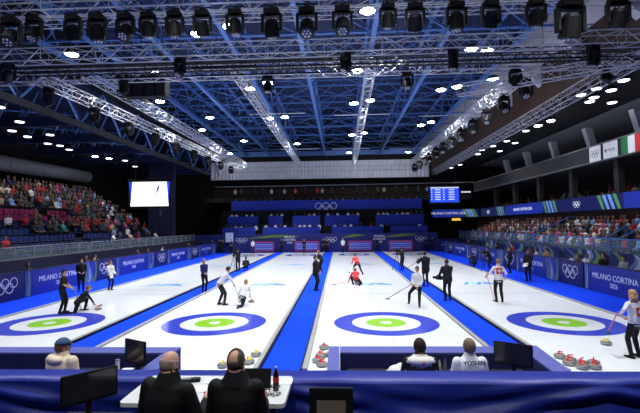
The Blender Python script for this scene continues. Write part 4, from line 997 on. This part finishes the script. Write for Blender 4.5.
# standing spectators on the mezzanine, behind the long banner
o, *_ = figure(None, (0, 0, 0), 0, 1.75, top=BK, vox=.042, fingers=False, hands=[(-.1, .25, 1.0), (.1, .25, 1.0)], smooth_it=1, name='standing_proto', hair='none', skin=(140, 100, 82), extra=lambda B, q: B.ell(q['hc']+q['HM'] @ V((0, -.02, .045)), (.088, .1, .092), 'hair', q['HM']))
for i, m in enumerate(o.data.materials):
    if m.name.startswith('cloth_20_20_23'): o.data.materials[i] = M_OBJ
for k in range(26):
    c = pick(LITMIX); q = o.copy(); COL.objects.link(q); q.name = 'spectator'; q.location = (-15+26*(k+random.uniform(-.3, .3))/25, 62.5, 5.6); q.rotation_euler = (0, 0, PI+random.uniform(-.5, .5)); q.color = srgb(*TOPC[c])
    tag(q, f'spectator in a {c} top standing behind the long blue banner', 'person', f'standing spectators in {c}')
for k in range(22):
    c = pick(DARKMIX); q = o.copy(); COL.objects.link(q); q.name = 'spectator'; q.location = (-16+32*(k+random.uniform(-.3, .3))/21, 64.5, 7.35); q.rotation_euler = (0, 0, PI+random.uniform(-.5, .5)); q.color = srgb(*TOPC[c])
    tag(q, f'spectator in a {c} top standing on the dark mezzanine above the banner', 'person', f'mezzanine spectators in {c}')
bpy.data.objects.remove(o)
for o in PROT: bpy.data.objects.remove(o)
# ================================================================== LOOSE STONES
for j, (x, y, r) in enumerate(((5.6, 11.5, .4), (5.7, 11.21, 1.2), (5.84, 10.94, 2.2), (6.0, 10.68, .2), (5.54, 10.95, 1.9), (5.7, 10.67, .9), (6.14, 10.97, 2.6))):
    stone('red-handled curling stone in the cluster at the end of the fourth sheet', x, y, M_HRED, r, 'red-handled stones clustered at the end of the fourth sheet')
for j, (x, y, r) in enumerate(((-.5, 12.28, .3), (-.56, 11.5, 1.5), (-.3, 11.6, 2.5), (-.62, 11.1, .8), (-.5, 10.8, 1.9))):
    stone('red-handled curling stone, ' + ('farthest of the stones along the middle carpet', 'one of the clustered stones along the middle carpet')[j > 0], x, y, M_HRED, r, None if j == 0 else 'red-handled stones beside the middle carpet')
stone('yellow-handled curling stone on the ice behind the blonde player', 7.5, 12.75, M_HYEL, .5)
stone('yellow-handled curling stone at the end of the second sheet, beside the balding man', -2.36, 10.98, M_HYEL, 1.2)
stone('yellow-handled curling stone at the end of the second sheet, farther one', -2.3, 11.6, M_HYEL, .4)
stone('yellow-handled curling stone hidden partly by the balding man', -2.95, 10.7, M_HYEL, .1)
# ================================================================== COACHES' ENCLOSURES
M_TOP = mat('enclosure_top', (82, 88, 158), .6, 0, .06); M_IN = mat('enclosure_inside', (30, 34, 92), .8, 0, .08)
def wallseg(name, pts, label, h=1.02):
    t = thing(name, label, 'low wall', (0, 0, 0)); MB().prism([(x, y, -.03) for x, y in pts], (0, 0, h), M_IN).build('panel', t)
    cx = sum(x for x, y in pts)/4; cy = sum(y for x, y in pts)/4
    MB().prism([(x, y, h-.03) for x, y in pts], (0, 0, .035), M_TOP).build('padded_top', t)
wallseg('enclosure_wall', [(-9.5, 8.4), (-3.3, 8.4), (-3.3, 8.8), (-9.5, 8.8)], 'long low navy wall before the person in the beige hoodie')
wallseg('enclosure_wall', [(-3.5, 6.6), (-3.2, 6.6), (-3.2, 8.39), (-3.5, 8.39)], 'short navy end wall beside the tilted monitor of the beige hoodie person')
wallseg('enclosure_wall', [(-.04, 8.45), (3.36, 8.45), (3.5, 8.88), (-.04, 8.88)], 'long low navy wall before the two coaches')
wallseg('enclosure_wall', [(-.26, 6.6), (-.05, 6.6), (-.05, 8.88), (-.26, 8.88)], 'short navy end wall beside the red-handled stones of the middle carpet')
wallseg('enclosure_wall', [(3.46, 6.6), (3.72, 6.6), (3.9, 8.95), (3.52, 8.88), ][:4], 'slanting navy end wall beside the monitor and the clustered stones')
struct(MB().b2((-9.5, 6.55, -.03), (-3.5, 8.4, .22), M_NAVYD).b2((-.05, 6.55, -.03), (3.46, 8.4, .22), M_NAVYD).build('floor_enclosure'))
def chair(label, x, y, z, rz=0):
    t = thing('folding_chair', label, 'chair', (x, y, z), rz)
    MB().b2((-.21, -.2, .42), (.21, .22, .46), M_DARK).build('seat', t, bevel=.01); MB().b2((-.2, -.25, .55), (.2, -.22, .85), M_DARK).build('backrest', t, bevel=.01)
    for sx in (-1, 1):
        for sy in (-1, 1): MB().tube((sx*.19, sy*.19, 0), (sx*.19, sy*.19, .43 if sy > 0 else .85), .012, M_GREY, 6).build('leg', t)
SEATF = [(-.12, .42, 0), (.12, .42, 0)]
def hood(B, q, tg='top'):
    hc, HM = q['hc'], q['HM']; B.ell(hc+HM @ V((0, -.1, -.17)), (.21, .12, .085), tg, HM, 20, 12); B.ell(hc+HM @ V((0, .0, -.17)), (.16, .13, .075), tg, HM, 20, 12)
z = .22
o, hp, s, shell = figure('person in a beige hoodie and blue cap seated behind the low navy wall', (-4.76, 7.15, z), -.25, 1.78, (0, 0, .56), 6, 0, 0, [(-.2, .3, .66), (.2, .3, .66)], SEATF, look=(.45, 1, -.1), top=(222, 206, 178), pants=(40, 42, 50), vox=.014, bulk=.5, hs=1.18, hunch=.03,
       hair='cap', haircol=(110, 76, 52), extra=lambda B, q: hood(B, q))
add_cap(o, hp, s, shell, (62, 84, 118))
chair('dark folding chair under the person in the beige hoodie', -4.76, 7.12, z, -.25)
o, *_ = figure('coach in a black jacket with a cream hood seated behind the low navy wall', (1.27, 7.15, z), 0, 1.78, (0, 0, .56), 4, 0, 0, [(-.2, .3, .66), (.2, .3, .66)], SEATF, top=(26, 26, 30), pants=(30, 30, 36), vox=.014, bulk=.34, haircol=(46, 32, 26), hs=1.18, hunch=.02,
       extra=lambda B, q: hood(B, q, 'alt'))
q_ = MB(); q_.prism([(-.03, 0, .02), (0, 0, -.02), (.03, 0, .02), (0, 0, .035)], (0, .004, 0), cmat((190, 50, 50), 'badge')); b = q_.build('red_emblem', o); b.location = (.02, -.2, 1.06)
for s_ in (-1, 1):
    MB().tube((s_*.2, -.02, 1.1), (s_*.262, -.03, .86), .008, M_WHITE, 6).build('white_piping', o)
chair('dark folding chair under the coach with the cream hood', 1.27, 7.12, z)
o, *_ = figure('coach in a white shirt with dark lettering seated behind the low navy wall', (2.07, 7.15, z), .05, 1.78, (0, 0, .56), 4, 0, 0, [(-.2, .3, .66), (.2, .3, .66)], SEATF, top=(228, 230, 236), pants=(40, 44, 60), vox=.014, bulk=.28, hs=1.15, hunch=.02, haircol=(120, 100, 84), hair='short', skin=(190, 145, 125))
text('YOSHIN', .095, mat('dark_lettering', (40, 44, 70), .7), o, (0.0, -.18, 1.07), (PI/2-.1, 0, 0), 'lettering', bold=.002)
chair('dark folding chair under the coach in the white shirt', 2.07, 7.12, z, .05)
# coach tables and what lies on them
def ctable(label, x0, x1, y0, y1, z0, zt):
    t = thing('side_table', label, 'table', ((x0+x1)/2, (y0+y1)/2, z0)); w, d, h = (x1-x0)/2, (y1-y0)/2, zt-z0
    MB().b2((-w, -d, h-.03), (w, d, h), M_DARK).build('table_top', t)
    for sx in (-1, 1):
        for sy in (-1, 1): MB().tube((sx*(w-.04), sy*(d-.04), 0), (sx*(w-.04), sy*(d-.04), h-.03), .015, M_GREY, 6).build('leg', t)
ctable('dark narrow table before the two coaches', .1, 3.3, 7.65, 8.2, z, .8); ctable('dark narrow table before the beige hoodie person', -5.6, -3.6, 7.65, 8.2, z, .8)
def monitor(label, c, w, h, yaw, roll, stand_z, screen=None, emis=None):
    t = thing('monitor', label, 'monitor', (c[0], c[1], stand_z), yaw); zc = c[2]-stand_z; R = Matrix.Rotation(roll, 3, 'Y')
    MB().box((0, 0, zc), (w, .04, h), M_BLACK, R).box((0, .03, zc), (w*.7, .04, h*.7), M_BLACK, R).build('casing', t, bevel=.006)
    MB().box((0, -.021, zc+.008), (w-.04, .004, h-.05), screen or mat('monitor_glass', (42, 42, 46), .12), R).build('screen', t)
    MB().b2((-.03, .03, 0), (.03, .07, zc), M_DARK).build('stand_post', t); MB().b2((-.13, -.09, 0), (.13, .12, .015), M_DARK).build('stand_foot', t)
monitor('black monitor tilted behind the bald man, facing the beige hoodie person', (-3.68, 7.62, 1.27), .56, .42, -.5, 0, .8)
monitor('black monitor on the table beside the slanting end wall', (2.92, 7.6, 1.25), .62, .38, -.55, 0, .8)
t = thing('folded_jacket', 'white jacket lying in a heap beside the coach with the cream hood', 'jacket', (.9, 7.35, .72))
b = Body(); b.ell((0, 0, .32), (.14, .13, .1), 'x', n=14); b.ell((.08, .02, .36), (.09, .1, .09), 'x', n=14); b.ell((-.1, 0, .28), (.08, .1, .07), 'x', n=14)
mb = MB(); mb.add(b.v, b.f, cmat((226, 224, 218))); mb.build('cloth', t, smooth=True); MB().b2((-.16, -.12, -.5), (.16, .12, .26), M_DARK).build('chair_under', t)
def bottle(label, x, y, z, col, h=.22, r=.033, cap=(30, 30, 30), glass=False):
    t = thing('bottle', label, 'bottle', (x, y, z)); mm = mat('bottle_%d_%d_%d' % col, col, .12, 0, .03)
    MB().lathe([(r*.9, 0), (r, .01), (r, h*.55), (r*.85, h*.68), (r*.42, h*.85), (r*.38, h*.95)], mm, 16).build('bottle_body', t, smooth=True); MB().lathe([(r*.44, h*.94), (r*.44, h)], cmat(cap, 'cap'), 12).build('cap', t)
    return t
bottle('clear bottle with a black cap between the two coaches', 1.74, 7.9, .8, (150, 150, 150), .28); bottle('grey bottle close beside the coach in the white shirt', 1.83, 7.85, .8, (90, 92, 100), .32)
bottle('pale bottle between the white-shirted coach and the monitor', 2.48, 8.0, .8, (190, 190, 195), .26); bottle('dark bottle close to the monitor of the coaches', 2.6, 7.9, .8, (50, 52, 58), .28)
t = thing('bunch_of_bananas', 'small bunch of yellow bananas between the two coaches', 'fruit', (1.6, 7.8, .8))
t.scale = (1.3, 1.3, 1.6)
for k in range(3):
    q = MB(); pr = None
    for a in range(7):
        f = a/6; p1 = V((-.1+.2*f, .035*(k-1), .03+.05*math.sin(PI*f)+.015*k))
        if pr: q.tube(pr, p1, .017 if 1 < a < 6 else .011, M_HYEL, 8, .017 if a < 5 else .008)
        pr = p1
    q.build('banana', t, smooth=True)
for lab, x in (('white cup on the far wall top beside the blue cap', -5.3), ('white cup on the low navy wall beside the tilted screen', -4.15)):
    t = thing('paper_cup', lab, 'cup', (x, 7.9, .8)); MB().lathe([(.03, 0), (.04, .24)], M_WHITE, 14).build('cup_body', t); MB().lathe([(.042, .238), (.042, .25)], M_GREY, 14).build('lid', t)
t = thing('paper_stack', 'small stack of white papers near the tilted monitor', 'papers', (-4.05, 8.0, .8)); MB().b2((-.1, -.14, 0), (.1, .14, .02), M_WHITE).build('sheets', t)
# ================================================================== FOREGROUND: DRAPED WALL, TABLE, MEN
M_DRP = mat('blue_satin', (30, 44, 140), .42, 0, .06, 1.2, spec=.35)
struct(MB().b2((-7.5, 2.2, -.3), (7.5, 5.46, .9), M_NAVYD).build('floor_platform'))
mb = MB(); nx, nz = 220, 26; X0, X1 = -7.4, 7.4; vs = []
def fold(x, k):      # k 0 top edge .. 1 floor
    g = 0
    for cx, am in ((-4.6, .05), (-.6, .05), (3.25, .09), (6.2, .05)):
        dx = x-cx; g += am*math.exp(-(dx/1.3)**2)*math.sin(k*15-abs(dx)*5.0)
    return g*min(1, k*4)+.05*math.sin(k*9+.5*math.sin(x*.9)+x*.25)*min(1, k*3)+.012*math.sin(x*6.3+k*3)*k
for i in range(nx+1):
    x = X0+(X1-X0)*i/nx
    for j in range(nz+1):
        k = j/nz; z = 1.52-1.5*k-.02*math.sin(x*1.4)*min(1, k*6)*0
        vs.append((x, 5.50-.10*k-fold(x, k)*.8, 1.52-.62*k))
fs = [(i*(nz+1)+j, (i+1)*(nz+1)+j, (i+1)*(nz+1)+j+1, i*(nz+1)+j+1) for i in range(nx) for j in range(nz)]
o_ = len(vs); back = []
for i in range(nx+1):
    x = X0+(X1-X0)*i/nx; w = .012*math.sin(x*1.7)+.008*math.sin(x*4.1)
    back += [(x, 5.72, 1.53+w*.4), (x, 5.92, 1.525), (x, 5.95, 0)]
fs2 = []
for i in range(nx):
    a, b = o_+3*i, o_+3*(i+1); fs2 += [(i*(nz+1), (i+1)*(nz+1), b, a)]+[(a+q, b+q, b+q+1, a+q+1) for q in (0, 1)]
fs2.append([i*(nz+1) for i in range(0)]) if False else None
mb.add(vs+back, fs+fs2, M_DRP); dr = thing('draped_barrier', 'long barrier draped in dark blue satin cloth across the whole near end', 'barrier', (0, 0, 0)); mb.build('cloth', dr, smooth=True)
MB().b2((X0, 5.6, -.03), (X1, 5.9, 1.48), M_DARK).build('core', dr)
t = thing('folding_table', 'white folding table before the two men in black jackets', 'table', (-1.505, 5.0, .9))
def rrect(x0, y0, x1, y1, r, z, n=5):
    P = []
    for cx, cy, a in ((x1-r, y1-r, 0), (x0+r, y1-r, 1), (x0+r, y0+r, 2), (x1-r, y0+r, 3)):
        for k in range(n+1): th = (a+k/n)*PI/2; P.append((cx+r*math.cos(th), cy+r*math.sin(th), z))
    return P
M_TBL = mat('table_white', (206, 208, 206), .45, 0, .03)
MB().prism(rrect(-.895, -.42, .895, .42, .06, .675), (0, 0, .045), M_TBL).build('tabletop', t)
for sx in (-1, 1):
    q = MB()
    for sy in (-1, 1): q.tube((sx*.7, sy*.3, 0), (sx*.7, sy*.3, .675), .014, M_GREY, 8)
    q.tube((sx*.7, -.3, .25), (sx*.7, .3, .25), .012, M_GREY, 8); q.build('leg_frame', t)
TT = 1.62
bt = bottle('dark cola bottle with a red label on the white folding table', -.755, 4.95, TT, (40, 16, 14), .27, .034, (190, 190, 195)); MB().lathe([(.0345, .1), (.0345, .155)], cmat((190, 30, 36), 'label'), 16).build('label', bt)
for lab, x, y, rz, w, d in (('white sheet of paper lying between the two men', -1.62, 4.98, .1, .3, .21), ('white sheet of paper beside the cola bottle', -.72, 5.22, -.05, .24, .16), ('white sheet of paper close before the bald man', -1.5, 5.22, -.2, .3, .2)):
    t = MB().b2((-w/2, -d/2, 0), (w/2, d/2, .004), M_WHITE).build('paper_sheet'); t.location = (x, y, TT+.001); t.rotation_euler = (0, 0, rz); tag(t, lab, 'paper')
t = thing('radio_set', 'black radio set lying on the white table beside the bald man', 'radio', (-1.83, 5.22, TT), .2); MB().b2((-.11, -.05, 0), (.11, .05, .035), M_BLACK).build('casing', t, bevel=.008); MB().lathe([(.02, .035), (.02, .05)], M_GREY, 10, (.05, 0, 0)).build('knob', t); MB().b2((-.09, -.03, .034), (0, .03, .037), M_GREY).build('display', t)
t = thing('smartphone', 'black smartphone on the white table behind the cola bottle', 'phone', (-.8, 5.06, TT), 1.4); MB().b2((-.037, -.075, 0), (.037, .075, .009), M_BLACK).build('casing', t, bevel=.003); MB().b2((-.033, -.07, .009), (.033, .07, .0095), mat('monitor_glass')).build('screen', t)
t = thing('drink_can', 'small red and white can lying on the white table near the balding man', 'can', (-.86, 4.8, TT+.028), .4); MB().tube((-.05, 0, 0), (.05, 0, 0), .028, M_WHITE, 14).build('can_body', t); MB().tube((-.02, 0, 0), (.02, 0, 0), .0285, cmat((200, 40, 60), 'label'), 14).build('label_band', t)
t = thing('folded_glasses', 'folded black spectacles on the white table beside the cola bottle', 'glasses', (-.74, 4.8, TT), .3); q = MB()
for s_ in (-1, 1): q.tube((s_*.035-.022, 0, .012), (s_*.035+.022, 0, .012), .004, M_BLACK, 6).tube((s_*.035-.022, 0, .03), (s_*.035+.022, 0, .03), .004, M_BLACK, 6).tube((s_*.035+.022, 0, .01), (s_*.035+.022, 0, .032), .004, M_BLACK, 6).tube((s_*.035-.022, 0, .01), (s_*.035-.022, 0, .032), .004, M_BLACK, 6)
q.build('rim', t); MB().tube((-.055, 0, .02), (.04, -.03, .008), .0035, M_BLACK, 6).tube((.055, 0, .02), (-.04, -.04, .008), .0035, M_BLACK, 6).build('temple', t)
t = thing('laptop', 'open black laptop before the balding man', 'laptop', (-.98, 4.86, TT), 0); MB().b2((-.16, -.11, 0), (.16, .11, .018), M_BLACK).build('keyboard_base', t, bevel=.004); MB().prism([(-.16, .11, .018), (.16, .11, .018), (.16, .17, .22), (-.16, .17, .22)], (0, .012, 0), M_BLACK).build('lid', t)
JK = (17, 17, 20)
def collar(B, q):
    B.loft([q['S']+q['t']*.0, q['S']+q['t']*.1], [(.15, .12), (.095, .09)], 'top', q['rv'], n=20)
figure('bald older man in a black jacket seated at the white folding table', (-1.70, 4.02, .9), -.15, 1.84, (0, 0, .57), 8, 4, 0, [(-.24, .36, .78), (.26, .36, .8)], SEATF, look=(.35, 1, -.3), top=JK, pants=(24, 24, 28), skin=(208, 160, 138), vox=.0115, bulk=.14, hunch=.03, hs=.94,
       hair='bald', haircol=(164, 140, 128), extra=collar, elbow=[(-.3, -.6, -1), (.5, -.6, -1)])
figure('man with a balding crown in a black jacket seated at the white table', (-1.0, 4.02, .9), .0, 1.86, (0, 0, .57), 6, 0, 0, [(-.2, .36, .78), (.2, .36, .78)], SEATF, look=(.1, 1, -.15), top=JK, pants=(24, 24, 28), skin=(205, 155, 132), vox=.0115, bulk=.1, hunch=.03, hs=.93,
       hair='spot', haircol=(78, 70, 64), extra=collar, elbow=[(-.3, -.6, -1), (.3, -.6, -1)])
chair('dark folding chair under the bald older man', -1.73, 3.98, .9, -.15); chair('dark folding chair under the man with the balding crown', -1.03, 3.98, .9)
ctable('small dark table under the large tilted monitor', -3.3, -2.5, 4.7, 5.15, .9, 1.28)
monitor('large black monitor seen at an angle beside the white folding table', (-2.91, 4.92, 1.67), .6, .34, .8, 0, 1.28)
ctable('small dark table under the half-seen black framed screen', -.4, .2, 4.3, 4.7, .9, 1.3)
monitor('black framed screen with a tan picture before the draped barrier', (-.115, 4.4, 1.69), .44, .34, 0, 0, 1.3, mat('tan_picture', (118, 104, 92), .5))
q = [o for o in bpy.data.objects if o.name.startswith('screen') and o.data.materials and o.data.materials[0].name == 'tan_picture'][0]; q.scale = (.72, 1, .7); q.location = (0, 0, .39*.3-.055)
